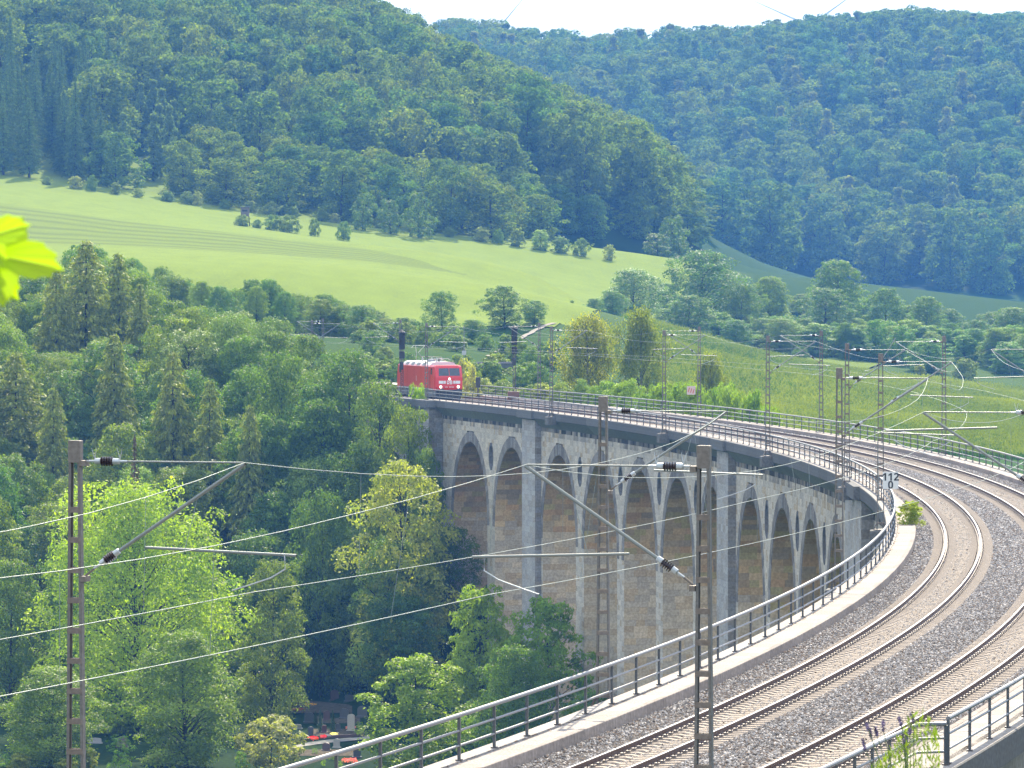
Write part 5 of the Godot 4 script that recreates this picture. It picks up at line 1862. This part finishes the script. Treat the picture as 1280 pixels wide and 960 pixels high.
	# hedge that closes the far end of the field
	for k in 52:
		var x := 895.0 + k * 7.8 + rng.randf_range(-6, 6)
		plant_at(P[["shrub", "shrub2", "maple"][k % 3]], "field_hedge_bush", "rounded bush in the hedge at the top of the field", "shrub", x, interp([[900, 392], [1000, 402], [1130, 402], [1200, 412], [1300, 410]], x) + rng.randf_range(-8, 10), rng.randf_range(30, 56), 915 + rng.randf_range(-22, 22), M[["leaf", "leaf_cool", "leaf_cool", "leaf_warm"][rng.randi() % 4]], "bushes of the hedge at the top of the field")
	# shrubs crowding behind the outer railing
	for k in 34:
		var x := 585.0 + k * 11.5 + rng.randf_range(-4, 4)
		var top := interp([[585, 462], [620, 478], [660, 480], [700, 482], [760, 472], [830, 478], [880, 470], [930, 474], [970, 500]], x) + rng.randf_range(-7, 9)
		plant_at(P[["shrub2", "shrub", "shrub2"][k % 3]], "railing_shrub", "pale yellow-green shrub growing behind the outer railing", "shrub", x, top, rng.randf_range(30, 52), interp([[585, 520], [700, 500], [850, 470], [970, 450]], x), M[["leaf_pale", "leaf_warm", "leaf_pale", "leaf"][k % 4]], "shrubs behind the outer railing")
	plant_at(P.silver, "flowering_shrub", "whitish leafy shrub right behind the locomotive cab", "shrub", 583, 446, 40, 502, M.leaf)
	plant_at(P.young, "sapling", "light green sapling before the rear of the locomotive", "tree", 522, 470, 40, 484, M.leaf_yellow)
	# bushes round the raised hide in the meadow
	for q in [[303, 268, 22, "leaf", "dark bush at the foot of the raised hide"], [322, 274, 16, "leaf_cool", "small bush next to the raised hide"], [342, 268, 26, "leaf_cool", "pale bush on the meadow past the raised hide"], [362, 268, 32, "leaf", "larger bush in the row past the raised hide"], [393, 272, 16, "leaf", "lone dark bush between hide and wood"], [430, 276, 20, "leaf_cool", "pale bush next to the free-standing trees"]]:
		plant_at(P.shrub, "meadow_bush", q[4], "shrub", q[0], q[1], q[2], 985, M[q[3]])
	for q in [[453, 240, 34, "round tree before the wood at the meadow edge"], [488, 248, 34, "smaller round tree of the group at the meadow edge"], [524, 238, 40, "pale round tree of the group at the meadow edge"]]:
		plant_at(P.beech3, "meadow_tree", q[3], "tree", q[0], q[1], q[2], 1035, M.leaf_cool)
	# a weed in the footway
	var wp := cp(165.0, -4.35, 0.15)
	plant(P.shrub2, "weed", "leafy green weed sprouting from the footway beside the rails", "plant", cp(160.0, -4.45, 0.0), 1.35, 1.45, M.leaf_yellow)

# ------------------------------------------------------------------ cemetery
func undergrowth() -> void:
	rng.seed = 515
	for k in 46:
		var d := rng.randf_range(392.0, 476.0)
		var x := rng.randf_range(-0.112 * d, -0.034 * d)
		var s := px_of(Vector3(x, land(x, d), -d))
		if s.x > 340 and s.x < 470 and s.y > 860: continue
		plant(P[["shrub", "shrub2", "ball"][k % 3]], "undergrowth_bush", "low bush of the undergrowth around the cemetery", "shrub", Vector3(x, land(x, d), -d), rng.randf_range(0.7, 2.4), rng.randf_range(1.4, 3.4), M[["leaf", "leaf_warm", "leaf_cool"][k % 3]], "undergrowth around the cemetery")
	for k in 26:
		var x := 60.0 + k * 28.0 + rng.randf_range(-10, 10)
		var row := interp([[0, 223], [130, 237], [300, 264], [430, 285], [550, 295], [700, 307], [830, 322]], x)
		plant_at(P[["shrub", "shrub2"][k % 2]], "wood_edge_bush", "pale scrubby bush along the lower edge of the wood", "shrub", x, row - rng.randf_range(9, 20), rng.randf_range(14, 30), 1048, M[["leaf", "leaf_pale", "leaf_cool"][k % 3]], "bushes along the lower edge of the wood")

func on_floor(x: float, row: float) -> Vector3:
	var d := 440.0
	for i in 12:
		var h := land((x - 640.0) / FPX * d, d)
		d = lerpf(d, (EYE - h) * FPX / (row - HROW), 0.7)
	return Vector3((x - 640.0) / FPX * d, land((x - 640.0) / FPX * d, d), -d)

func cemetery() -> void:
	rng.seed = 909
	var lay := MB.new()
	# gravel path and plot
	var path := [[362, 937], [380, 932], [410, 928], [440, 925], [470, 922]]
	for i in path.size() - 1:
		var a := on_floor(path[i][0], path[i][1])
		var b := on_floor(path[i + 1][0], path[i + 1][1])
		var up := Vector3(0, 0.05, 0)
		var w := Vector3(0, 0, -1.6)
		lay.quad(a - w + up, b - w + up, b + w + up, a + w + up, Color(0.34, 0.33, 0.31))
	var pt := struct("path", lay.mesh(M.paving))
	var soil := MB.new()
	for q in [[385, 921, 455, 912], [372, 946, 450, 938], [385, 905, 450, 896], [350, 892, 440, 882]]:
		var a := on_floor(q[0], q[1]) + Vector3(0, 0.03, 0)
		var b := on_floor(q[2], q[1]) + Vector3(0, 0.03, 0)
		var c := on_floor(q[2], q[3]) + Vector3(0, 0.03, 0)
		var e := on_floor(q[0], q[3]) + Vector3(0, 0.03, 0)
		soil.quad(a, b, c, e, Color(0.16, 0.13, 0.095))
	struct("plot_soil", soil.mesh(M.ground))
	# headstones: x, row of foot, width px, height px, colour, words
	var st := [
		[438.5, 915, 9, 22, Color(0.58, 0.55, 0.47), "tall pale sandstone headstone with rounded top"],
		[386, 904, 11.5, 13, Color(0.11, 0.11, 0.11), "dark grey headstone behind the clipped cypresses"],
		[408, 901, 8, 12, Color(0.17, 0.09, 0.075), "reddish headstone between the two cypresses"],
		[430, 899, 11, 13, Color(0.13, 0.13, 0.135), "dark headstone behind the tall pale headstone"],
		[452.5, 897, 12, 14, Color(0.14, 0.145, 0.145), "broad grey headstone beside the light green tree"],
		[388, 920, 7, 11, Color(0.10, 0.105, 0.11), "narrow dark headstone behind the red flowers"],
		[405, 917, 6, 10, Color(0.13, 0.05, 0.05), "small dark red headstone at a cypress foot"],
		[422, 914, 6.5, 9, Color(0.12, 0.12, 0.12), "small dark headstone near the tall pale headstone"],
		[371, 912, 11, 6, Color(0.48, 0.47, 0.44), "low pale stone behind the silvery shrub"],
		[346, 907, 7, 9, Color(0.42, 0.42, 0.42), "light grey headstone above the silvery shrub"],
		[407.5, 939, 9.5, 10, Color(0.15, 0.09, 0.075), "brown leaning headstone in front of the path"],
		[420.5, 936, 8, 12, Color(0.50, 0.48, 0.43), "pale headstone in front of the path"],
		[446, 948, 9, 12, Color(0.085, 0.085, 0.09), "black headstone just above the pink flowers"],
		[354, 881, 11, 10, Color(0.14, 0.075, 0.065), "dark red headstone in the shaded back row"],
		[397, 874, 14, 10, Color(0.15, 0.12, 0.10), "wide brown headstone in the shaded back row"],
		[418, 878, 10.5, 14, Color(0.15, 0.085, 0.075), "tall reddish headstone in the shaded back row"],
		[437, 878, 12, 9, Color(0.10, 0.10, 0.10), "dark low headstone under the trees"],
		[374, 878, 10, 9, Color(0.10, 0.06, 0.055), "dark brown headstone under the shaded tree"],
		[152, 935, 13, 14, Color(0.22, 0.15, 0.13), "reddish round-topped headstone between the two maples"],
		[118, 930, 16, 7, Color(0.42, 0.42, 0.42), "pale low headstone behind the corner maple"],
	]
	for q in st:
		var p := on_floor(q[0], q[1])
		var k: float = -p.z / FPX
		var w: float = q[2] * k
		var h: float = q[3] * k
		var t := thing("headstone", q[5], "headstone", p)
		t.rotation.y = rng.randf_range(-0.25, 0.25)
		var mb := MB.new()
		# slab with shouldered or rounded top
		var prof := PackedVector2Array()
		var n := 8
		var round_ := w * (0.32 if q[2] < q[3] else 0.10)
		prof.append(Vector2(-w / 2, 0.1)); prof.append(Vector2(w / 2, 0.1)); prof.append(Vector2(w / 2, h - round_))
		for i in range(1, n):
			var a := PI * i / n
			prof.append(Vector2(cos(a) * w / 2, h - round_ + sin(a) * round_))
		prof.append(Vector2(-w / 2, h - round_))
		for i in prof.size():
			var a := prof[i]
			var b := prof[(i + 1) % prof.size()]
			mb.quad(Vector3(a.x, a.y, 0.1), Vector3(a.x, a.y, -0.1), Vector3(b.x, b.y, -0.1), Vector3(b.x, b.y, 0.1), q[4])
			if i > 0 and i < prof.size() - 1:
				mb.tri(Vector3(prof[0].x, prof[0].y, 0.1), Vector3(a.x, a.y, 0.1), Vector3(b.x, b.y, 0.1), q[4])
				mb.tri(Vector3(prof[0].x, prof[0].y, -0.1), Vector3(b.x, b.y, -0.1), Vector3(a.x, a.y, -0.1), q[4])
		part("slab", mb.mesh(M.granite), t)
		mb = MB.new()
		mb.cbox(Vector3(0, 0.03, 0), Vector3(w + 0.2, 0.18, 0.42), 0.02, q[4] * 0.9)
		part("plinth", mb.mesh(M.granite), t)
	# kerbs round some graves
	for q in [[374, 928, 396, "grave kerb of red-brown stone with red flowers"], [398, 924, 452, "long grave kerb beside the path"]]:
		var a := on_floor(q[0], q[1])
		var b := on_floor(q[2], q[1] - 3)
		var mb := MB.new()
		var m := (a + b) * 0.5
		mb.obox(Vector3(0, 0.1, 0), (b - a) * 0.5, Vector3(0, 0.14, 0), Vector3(0, 0, 0.12), Color(0.15, 0.085, 0.07))
		one("grave_kerb", mb.mesh(M.granite), q[3], "kerb", "", m)
	for q in [[400, 916, 30, 8, "slim clipped cypress beside the reddish headstone"], [415.7, 917, 30, 7.5, "slim clipped cypress next to the small dark headstone"], [360, 917, 26, 11, "dark conical cypress above the silvery shrub"], [394, 905, 16, 7, "small dark cypress behind the slim pair"]]:
		var p := on_floor(q[0], q[1])
		plant(P.cypress, "cypress", q[4], "shrub", p, q[2] * -p.z / FPX, q[3] * -p.z / FPX * 1.1, M.needle_dark)
	for q in [[376, 926, 11, 8, "leaf", "round clipped bush by the red flowers"], [450, 911, 13, 9, "leaf_yellow", "bright green bush beside the tall pale headstone"], [450, 918, 14, 8, "leaf", "low clipped bush under the bright green bush"], [393, 943, 12, 8, "leaf", "round bush in front of the path"], [404, 959, 8, 12, "leaf_yellow", "small yellow-green cone bush behind the railing"], [424, 960, 9, 9, "leaf_yellow", "small yellow-green ball bush behind the railing"], [416, 951, 12, 8, "leaf", "dark ball bush beside the pink flowers"], [60, 950, 14, 8, "leaf", "low bush under the corner maple"]]:
		var p := on_floor(q[0], q[1])
		plant(P.ball, "clipped_bush", q[5], "shrub", p, q[3] * -p.z / FPX, q[2] * -p.z / FPX, M[q[4]])
	# flower beds
	for q in [[391, 926, 11, 4, Color(0.55, 0.02, 0.02), "bright red flowers on a grave"], [404, 924, 6, 4, Color(0.5, 0.03, 0.04), "red flowers beside the blue ones"], [410, 923, 6, 4, Color(0.18, 0.18, 0.42), "blue flowers on a grave"], [417, 921, 8, 4, Color(0.62, 0.62, 0.5), "white flowers on a grave"], [396, 884, 24, 4, Color(0.55, 0.33, 0.02), "row of yellow flowers under the dark trees"], [437, 955, 16, 6, Color(0.60, 0.12, 0.20), "pink flowers near the railing"], [374, 890, 22, 4, Color(0.20, 0.07, 0.06), "dull red flowers in the shaded row"], [438, 912, 10, 3, Color(0.5, 0.2, 0.25), "rosy flowers at the tall pale headstone"], [437, 874, 10, 3, Color(0.5, 0.42, 0.42), "pale flowers in the shaded back row"]]:
		var p := on_floor(q[0], q[1])
		var k: float = -p.z / FPX
		var t := thing("flower_bed", q[5], "flowers", p)
		var fl := MB.new()
		var gr := MB.new()
		for i in 260:
			var o := Vector3(rng.randfn(0, 0.28) * q[2] * k, 0, rng.randfn(0, 0.35))
			o.x = clampf(o.x, -0.6 * q[2] * k, 0.6 * q[2] * k)
			var y: float = q[3] * k * rng.randf_range(0.35, 1.0)
			leaf(gr, o + Vector3(0, y * 0.6, 0), (rdir() + Vector3.UP).normalized(), rdir(), 0.08, 0.04, Color(0.05, 0.10, 0.025) * rng.randf_range(0.8, 1.3))
			leaf(fl, o + Vector3(0, y, 0), (rdir() * 0.7 + Vector3.UP + Vector3(0, 0, 0.8)).normalized(), rdir(), 0.07, 0.06, q[4] * rng.randf_range(0.75, 1.25))
		stuff(part("blossom", fl.mesh(null), t, M.leaf))
		stuff(part("leaves", gr.mesh(null), t, M.leaf))

# ------------------------------------------------------------------ other things of the middle distance
func hide_and_walls() -> void:
	# raised hide on the meadow
	var p := pix(306.5, 259.0, 990.0)
	var g := land(p.x, 990.0)
	var t := thing("raised_hide", "small timber hide on legs standing in the meadow bushes", "hide", Vector3(p.x, g, p.z))
	var h := p.y - g
	var mb := MB.new()
	mb.cbox(Vector3(0, h - 1.0, 0), Vector3(1.7, 1.9, 1.6), 0.04, Color(0.20, 0.18, 0.16))
	part("cabin", mb.mesh(M.timber), t)
	mb = MB.new()
	mb.obox(Vector3(0, h + 0.02, 0), Vector3(1.05, 0.08, 0), Vector3(0, 0.05, 0), Vector3(0, 0, 1.0), Color(0.28, 0.29, 0.30))
	part("roof", mb.mesh(M.timber), t)
	mb = MB.new()
	mb.box(Vector3(0, h - 0.75, 0.81), Vector3(1.1, 0.4, 0.02), Color(0.02, 0.02, 0.02))
	part("window", mb.mesh(M.plain), t)
	for q in [[-1, -1], [-1, 1], [1, -1], [1, 1]]:
		mb = MB.new()
		mb.tube(PackedVector3Array([Vector3(q[0] * 1.0, -0.4, q[1] * 0.95), Vector3(q[0] * 0.8, h - 1.9, q[1] * 0.75)]), 0.09, 0.08, 6, Color(0.16, 0.13, 0.10))
		part("leg", mb.mesh(M.timber), t)
	# footpath climbing the slope
	mb = MB.new()
	var pts := [[610, 447, 636.0], [628, 438, 648.0], [645, 428, 664.0], [664, 417, 684.0], [684, 407, 706.0], [700, 403, 722.0]]
	var foot := PackedVector3Array()
	for i in pts.size() - 1:
		for k in 5:
			foot.append(ground_hit(lerpf(pts[i][0], pts[i + 1][0], k / 5.0), lerpf(pts[i][1], pts[i + 1][1], k / 5.0), 575.0))
	for i in foot.size() - 1:
		var w := (foot[i + 1] - foot[i]).cross(Vector3.UP).normalized() * 0.38
		var c4 := []
		for q in [foot[i] - w, foot[i] + w, foot[i + 1] + w, foot[i + 1] - w]:
			c4.append(Vector3(q.x, land(q.x, -q.z) + 0.14, q.z))
		if foot[i].distance_to(foot[i + 1]) < 9.0:
			mb.quad(c4[0], c4[1], c4[2], c4[3], Color(0.34, 0.31, 0.27))
	struct("footpath", mb.mesh(M.paving))
	# low parapet wall
	p = pix(608.0, 453.5, 590.0)
	g = land(p.x, 590.0)
	t = thing("parapet_wall", "long low grey parapet wall behind the locomotive", "wall", Vector3(p.x, g, p.z))
	var wh := p.y - g
	mb = MB.new()
	mb.box(Vector3(0, wh - 0.3, 0), Vector3(6.6, 0.7, 0.35), Color(0.16, 0.17, 0.15))
	part("wall", mb.mesh(M.concrete), t)
	mb = MB.new()
	mb.cbox(Vector3(0, wh, 0), Vector3(6.8, 0.22, 0.5), 0.03, Color(0.30, 0.29, 0.30))
	part("coping", mb.mesh(M.concrete), t)
	# rotor blades of wind turbines above the crest
	for q in [[606, 58, 39.0, 2750.0, "wind turbine of which one slanting blade clears the crest between both hills"], [1012, 33, -66.0, 2750.0, "wind turbine of which two blades clear the trees of the far hill"]]:
		var hub := pix(q[0], q[1], q[3])
		var base := land(hub.x, q[3])
		t = thing("wind_turbine", q[4], "wind turbine", Vector3(hub.x, base, hub.z))
		var hh := hub.y - base
		mb = MB.new()
		mb.tube(PackedVector3Array([Vector3(0, -1, -2.5), Vector3(0, hh, -2.5)]), 1.6, 0.9, 10, Color(0.6, 0.6, 0.6))
		part("tower", mb.mesh(M.plain), t)
		mb = MB.new()
		mb.cbox(Vector3(0, hh, -1.5), Vector3(2.0, 2.2, 5.0), 0.3, Color(0.6, 0.6, 0.6))
		part("nacelle", mb.mesh(M.plain), t)
		for k in 3:
			var a := deg_to_rad(90.0 - q[2] + 120.0 * k)
			var dv := Vector3(cos(a), sin(a), 0)
			var sv := Vector3(-sin(a), cos(a), 0)
			mb = MB.new()
			var st := [[0.0, 0.5], [6.0, 1.2], [18.0, 0.8], [36.0, 0.25]]
			for i in st.size() - 1:
				for z in [-1.0, 1.0]:
					var o := Vector3(0, hh, 1.2)
					var zz := Vector3(0, 0, 0.18 * z)
					mb.quad(o + dv * st[i][0] - sv * st[i][1] * 0.4, o + dv * st[i + 1][0] - sv * st[i + 1][1] * 0.4, o + dv * st[i + 1][0] + sv * st[i + 1][1] * 0.6 + zz, o + dv * st[i][0] + sv * st[i][1] * 0.6 + zz, Color(0.6, 0.6, 0.6))
			part("blade", mb.mesh(M.plain), t)
	# picket fence below the outer edge
	t = thing("picket_fence", "dark upright picket fence below the outer edge of the viaduct", "fence", Vector3.ZERO)
	var pk := MB.new()
	pk.box(Vector3(0, -0.75, 0), Vector3(0.05, 1.5, 0.05), Color(0.09, 0.085, 0.08))
	var pm := pk.mesh(M.timber)
	var rl := MB.new()
	var line := PackedVector3Array()
	for k in 26:
		var at := cp(46.0 + k * 0.42, 6.6 + k * 0.02, -1.25)
		var o := part("picket", pm, t)
		o.position = at
		line.append(at + Vector3(0, -0.2, -0.04))
	rl.tube(line, 0.03, 0.03, 5, Color(0.09, 0.085, 0.08))
	part("rail", rl.mesh(M.timber), t)

# tall grass of the field beyond the viaduct
func tall_grass() -> void:
	rng.seed = 41
	var mb := MB.new()
	for i in 16:
		var o := Vector3(rng.randfn(0, 0.3), 0, rng.randfn(0, 0.3))
		var lean := Vector3(rng.randf_range(-0.3, 0.3), 1, rng.randf_range(-0.3, 0.3))
		var h := rng.randf_range(0.35, 0.8)
		var w := Vector3(rng.randf_range(-1, 1), 0, rng.randf_range(-1, 1)).normalized() * 0.04
		var col := Color(0.030, 0.080, 0.018).lerp(Color(0.07, 0.12, 0.026), rng.randf() * rng.randf())
		mb.tri(o - w, o + w, o + lean * h, col)
		if i % 5 == 0:
			mb.tri(o + lean * h - w * 1.6, o + lean * h + w * 1.6, o + lean * (h + 0.18), Color(0.09, 0.125, 0.045))
	var tuft := mb.mesh(null)
	var lots := [[], []]
	for i in 80000:
		var d := 560.0 + 290.0 * rng.randf()
		var x := lerpf(20.0, 0.12 * d + 6.0, rng.randf())
		lots[1 if rng.randf() < 0.5 else 0].append(Vector2(x, d))
	var fn := FastNoiseLite.new()
	fn.frequency = 0.02
	var mm := MultiMesh.new()
	mm.transform_format = MultiMesh.TRANSFORM_3D
	mm.use_colors = true
	mm.mesh = tuft
	var all: Array = lots[0] + lots[1]
	mm.instance_count = all.size()
	# heights from a coarse grid of the land
	var gd := {}
	for i in all.size():
		var q: Vector2 = all[i]
		var gx := int(floor(q.x / 6.0))
		var gz := int(floor(q.y / 6.0))
		var hs := []
		for c in [[0, 0], [1, 0], [0, 1], [1, 1]]:
			var key: int = (gx + c[0]) * 10000 + gz + c[1]
			if not gd.has(key):
				gd[key] = land((gx + c[0]) * 6.0, (gz + c[1]) * 6.0)
			hs.append(gd[key])
		var u := q.x / 6.0 - gx
		var v := q.y / 6.0 - gz
		var y := lerpf(lerpf(hs[0], hs[1], u), lerpf(hs[2], hs[3], u), v)
		var n := fn.get_noise_2d(q.x * 1.6, q.y * 0.55)
		var s := rng.randf_range(0.8, 1.3)
		mm.set_instance_transform(i, Transform3D(Basis(Vector3.UP, rng.randf() * TAU).scaled(Vector3(s * 1.3, s * (1.0 + 0.4 * n), s * 1.3)), Vector3(q.x, y + 0.05, -q.y)))
		mm.set_instance_color(i, Color(1, 1, 1).lerp(Color(1.5, 1.35, 1.0), clampf(0.3 + 1.4 * n, 0, 1)) * rng.randf_range(0.85, 1.15))
	var mi := MultiMeshInstance3D.new()
	mi.name = "tall_grass"
	mi.multimesh = mm
	mi.material_override = leafmat("grass_blade", Color(1, 1, 1), 0.8, 0.7)
	add_child(mi)
	stuff(mi)
	metas(mi, "tall seeding grass of the field beyond the viaduct", "grass")

# ------------------------------------------------------------------ close to the camera
func maple_leaf(mb: MB, o: Vector3, stalk: Vector3, nrm: Vector3, size: float, col: Color) -> void:
	# five-lobed leaf blade with toothed lobes, slightly folded
	var up := stalk.normalized()
	var sd := nrm.cross(up).normalized()
	var n2 := sd.cross(up).normalized() * -1.0
	var out := []
	var lobes := [[-122.0, 0.50], [-66.0, 0.82], [0.0, 1.0], [66.0, 0.82], [122.0, 0.50]]
	for i in lobes.size():
		var a: float = lobes[i][0]
		var r: float = lobes[i][1]
		if i == 0:
			out.append([a - 30.0, 0.16])
		out.append([a - 25.0, r * 0.74]); out.append([a - 19.0, r * 0.76]); out.append([a - 12.0, r * 0.90]); out.append([a - 7.0, r * 0.86]); out.append([a, r]); out.append([a + 7.0, r * 0.86]); out.append([a + 12.0, r * 0.90]); out.append([a + 19.0, r * 0.76]); out.append([a + 25.0, r * 0.74])
		out.append([a + (33.0 if i < 4 else 30.0), 0.55 if i < 4 else 0.16])
	for i in out.size() - 1:
		var pts := []
		for q in [out[i], out[i + 1]]:
			var a := deg_to_rad(q[0])
			var r: float = q[1] * size
			pts.append(o + up * cos(a) * r + sd * sin(a) * r + n2 * (0.10 * r * absf(sin(a * 2.6)) - 0.18 * r * r / size))
		mb.tri(o, pts[0], pts[1], col * rng.randf_range(0.94, 1.06))

func foreground() -> void:
	rng.seed = 61
	# maple twig reaching in beside the camera
	var d := 6.2
	var t := thing("maple_twig", "bright lime-green maple leaves on a twig close to the camera", "branch", pix(-120, 330, d))
	var org := t.position
	var tw := MB.new()
	tw.tube(PackedVector3Array([Vector3(-0.9, 0.1, 0.3), Vector3(-0.3, 0.05, 0.1), Vector3(0, 0, 0), Vector3(0.09, 0.03, 0)]), 0.006, 0.002, 6, Color(0.05, 0.035, 0.02))
	part("stem", tw.mesh(M.bark), t)
	var lm := leafmat("maple_leaf", Color(1, 1, 1), 1.0, 0.5)
	for q in [[-14, 318, Vector3(0.96, -0.10, 0.05), Vector3(-0.1, 0.75, 1), 0.100, Color(0.19, 0.30, 0.025)], [-28, 330, Vector3(0.8, -0.6, 0.1), Vector3(0.15, 0.6, 1), 0.072, Color(0.19, 0.30, 0.025)], [-26, 300, Vector3(0.9, 0.35, 0.1), Vector3(-0.3, 0.5, 1), 0.070, Color(0.19, 0.30, 0.025)]]:
		var mb := MB.new()
		var o := pix(q[0], q[1], d) - org
		maple_leaf(mb, o, q[2], q[3], q[4], q[5])
		var blade := part("leaf", mb.mesh(lm), t)
		var vn := MB.new()
		var up: Vector3 = q[2].normalized()
		var sd: Vector3 = q[3].cross(up).normalized()
		var fc := up.cross(sd).normalized()
		for l in [[-122.0, 0.42], [-66.0, 0.72], [0.0, 0.88], [66.0, 0.72], [122.0, 0.42]]:
			var a := deg_to_rad(l[0])
			var r: float = l[1] * q[4]
			var n2 := sd.cross(up).normalized() * -1.0
			var tipv: Vector3 = o + up * cos(a) * r + sd * sin(a) * r + n2 * (0.10 * r * absf(sin(a * 2.6)) - 0.18 * r * r / q[4])
			vn.tube(PackedVector3Array([o, tipv]), 0.0011, 0.0004, 5, Color(0.30, 0.36, 0.10))
		part("veins", vn.mesh(M.plain), blade)
		var pb := MB.new()
		pb.tube(PackedVector3Array([Vector3(0, 0, 0), o.lerp(Vector3.ZERO, 0.4) + Vector3(0, -0.006, 0.004), o + q[2].normalized() * 0.02]), 0.0018, 0.0012, 5, Color(0.10, 0.02, 0.015))
		part("leaf_stalk", pb.mesh(M.plain), t)
	# lavender on the slope below the camera
	d = 20.0
	var base := pix(1135, 1005, d)
	base.y = land(base.x, d)
	t = thing("lavender", "lavender plant with violet flower spikes in the near corner", "plant", base)
	var st := MB.new()
	var lf := MB.new()
	var spikes := [[1138, 918, 908], [1131, 930, 918], [1105, 915, 902], [1091, 925, 910], [1097, 920, 909], [1082, 938, 924], [1128, 908, 897], [1086, 912, 905], [1143, 902, 893]]
	for q in spikes:
		var a := pix(q[0], q[1], d + rng.randf_range(-0.2, 0.2)) - base
		var b := pix(q[0] - 2 + rng.randf_range(-3, 2), q[2], d) - base
		st.tube(PackedVector3Array([Vector3(rng.randf_range(-0.06, 0.06), -0.05, 0), a * 0.6 + Vector3(0.01, 0.05, 0), a]), 0.0022, 0.0016, 5, Color(0.10, 0.16, 0.04))
		var fl := MB.new()
		for k in 46:
			var p := a.lerp(b, rng.randf())
			fl.obox(p + rdir() * 0.005, rdir() * 0.003, rdir() * 0.003, rdir() * 0.0025, Color(0.07, 0.05, 0.10).lerp(Color(0.20, 0.145, 0.28), rng.randf()))
		part("flower_spike", fl.mesh(M.plain), t)
	part("stalks", st.mesh(M.plain), t)
	for k in 900:
		var q := rng.randf()
		var px := 1090.0 + 85.0 * rng.randf()
		var row := 1000.0 - 72.0 * q * exp(-pow((px - 1150.0) / 34.0, 2.0)) - 40.0 * q
		var p := pix(px, row, d + rng.randf_range(-0.15, 0.15)) - base
		leaf(lf, p, (rdir() + Vector3(0, 0.2, 0.6)).normalized(), Vector3(rng.randf_range(-0.7, 0.7), 1, rng.randf_range(-0.3, 0.3)).normalized(), rng.randf_range(0.012, 0.026), 0.0035, Color(0.06, 0.11, 0.03).lerp(Color(0.13, 0.19, 0.05), rng.randf()))
	stuff(part("leaves", lf.mesh(leafmat("lavender_leaf", Color(1, 1, 1), 0.9)), t))

# ------------------------------------------------------------------ scene
func _ready() -> void:
	var cam := Camera3D.new()
	cam.name = "camera"
	add_child(cam)
	cam.position = Vector3(0, EYE, 0)
	cam.rotation.x = -atan((480.0 - HROW) / FPX)
	cam.fov = rad_to_deg(2.0 * atan(480.0 / FPX))
	cam.near = 0.5
	cam.far = 6000.0
	cam.current = true
	var lens := CameraAttributesPhysical.new()
	lens.frustum_focal_length = 12.0 / tan(atan(480.0 / FPX))
	lens.frustum_focus_distance = 260.0
	lens.exposure_aperture = 22.0
	lens.frustum_near = 0.5
	lens.frustum_far = 6000.0
	cam.attributes = lens
	cam.fov = rad_to_deg(2.0 * atan(480.0 / FPX))
	var we := WorldEnvironment.new()
	we.name = "daylight"
	var env := Environment.new()
	env.background_mode = Environment.BG_SKY
	var sm := ProceduralSkyMaterial.new()
	sm.sky_top_color = Color(0.81, 0.85, 0.91)
	sm.sky_horizon_color = Color(0.95, 0.97, 1.0)
	sm.sky_energy_multiplier = 0.92
	sm.sky_curve = 0.16
	sm.ground_bottom_color = Color(0.30, 0.32, 0.28)
	sm.ground_horizon_color = Color(0.66, 0.70, 0.72)
	var sky := Sky.new()
	sky.sky_material = sm
	env.sky = sky
	env.tonemap_mode = Environment.TONE_MAPPER_LINEAR
	env.tonemap_exposure = 2.75
	env.sdfgi_enabled = true
	env.ssao_enabled = true
	env.ssil_enabled = true
	env.fog_enabled = true
	env.fog_density = 0.00016
	env.fog_light_color = Color(0.40, 0.67, 1.0)
	we.environment = env
	add_child(we)
	var sun := DirectionalLight3D.new()
	sun.name = "sun"
	sun.light_energy = 1.6
	sun.light_angular_distance = 0.5
	sun.light_color = Color(1.0, 0.95, 0.86)
	sun.shadow_enabled = true
	add_child(sun)
	var az := deg_to_rad(7.0)     # behind the scene, a little towards the outer side of the bend
	var el := deg_to_rad(39.0)
	var to_sun := Vector3(sin(az) * cos(el), sin(el), -cos(az) * cos(el))
	sun.basis = Basis.looking_at(-to_sun, Vector3.UP)

	materials()
	lay_line()
	solve_terrain(terrain_points())
	print("terrain solved ", Time.get_ticks_msec())
	ground_sheet()
	print("ground ", Time.get_ticks_msec())
	field_sheet("meadow", 712.0, 1120.0, 46, 30, func(dd): return -0.135 * dd, func(dd): return 8.0 + (dd - 728.0) * 0.10, 0.14, meadow_material())
	print("meadow ", Time.get_ticks_msec())
	var fm := mat("field_grass", lin(0.05, 0.12, 0.02), 1.0)
	grain(fm, noise_tex(0.03, 512, Color(0.6, 0.62, 0.5), Color(1, 1, 1), 31, 5, 0.8), 0.05)
	field_sheet("field", 520.0, 862.0, 24, 20, func(dd): return 17.0 + (dd - 520.0) * 0.01, func(dd): return 0.16 * dd + 10.0, 0.15, fm)
	var sg := mat("mown_grass", lin(0.14, 0.19, 0.02), 1.0)
	grain(sg, noise_tex(0.03, 512, Color(0.8, 0.8, 0.7), Color(1, 1, 1), 37, 5, 0.8), 0.06)
	field_sheet("mown_strip", 852.0, 892.0, 8, 20, func(_dd): return 26.0, func(dd): return 62.0 + (dd - 852.0) * 0.2, 0.3, sg)
	viaduct()
	print("viaduct ", Time.get_ticks_msec())
	ballast()
	tracks()
	railings()
	print("track ", Time.get_ticks_msec())
	prototypes()
	print("prototypes ", Time.get_ticks_msec())
	woods()
	heroes()
	tall_grass()
	print("planted ", Time.get_ticks_msec())
	overhead()
	signs()
	locomotive()
	cemetery()
	undergrowth()
	hide_and_walls()
	foreground()
	print("done ", Time.get_ticks_msec())
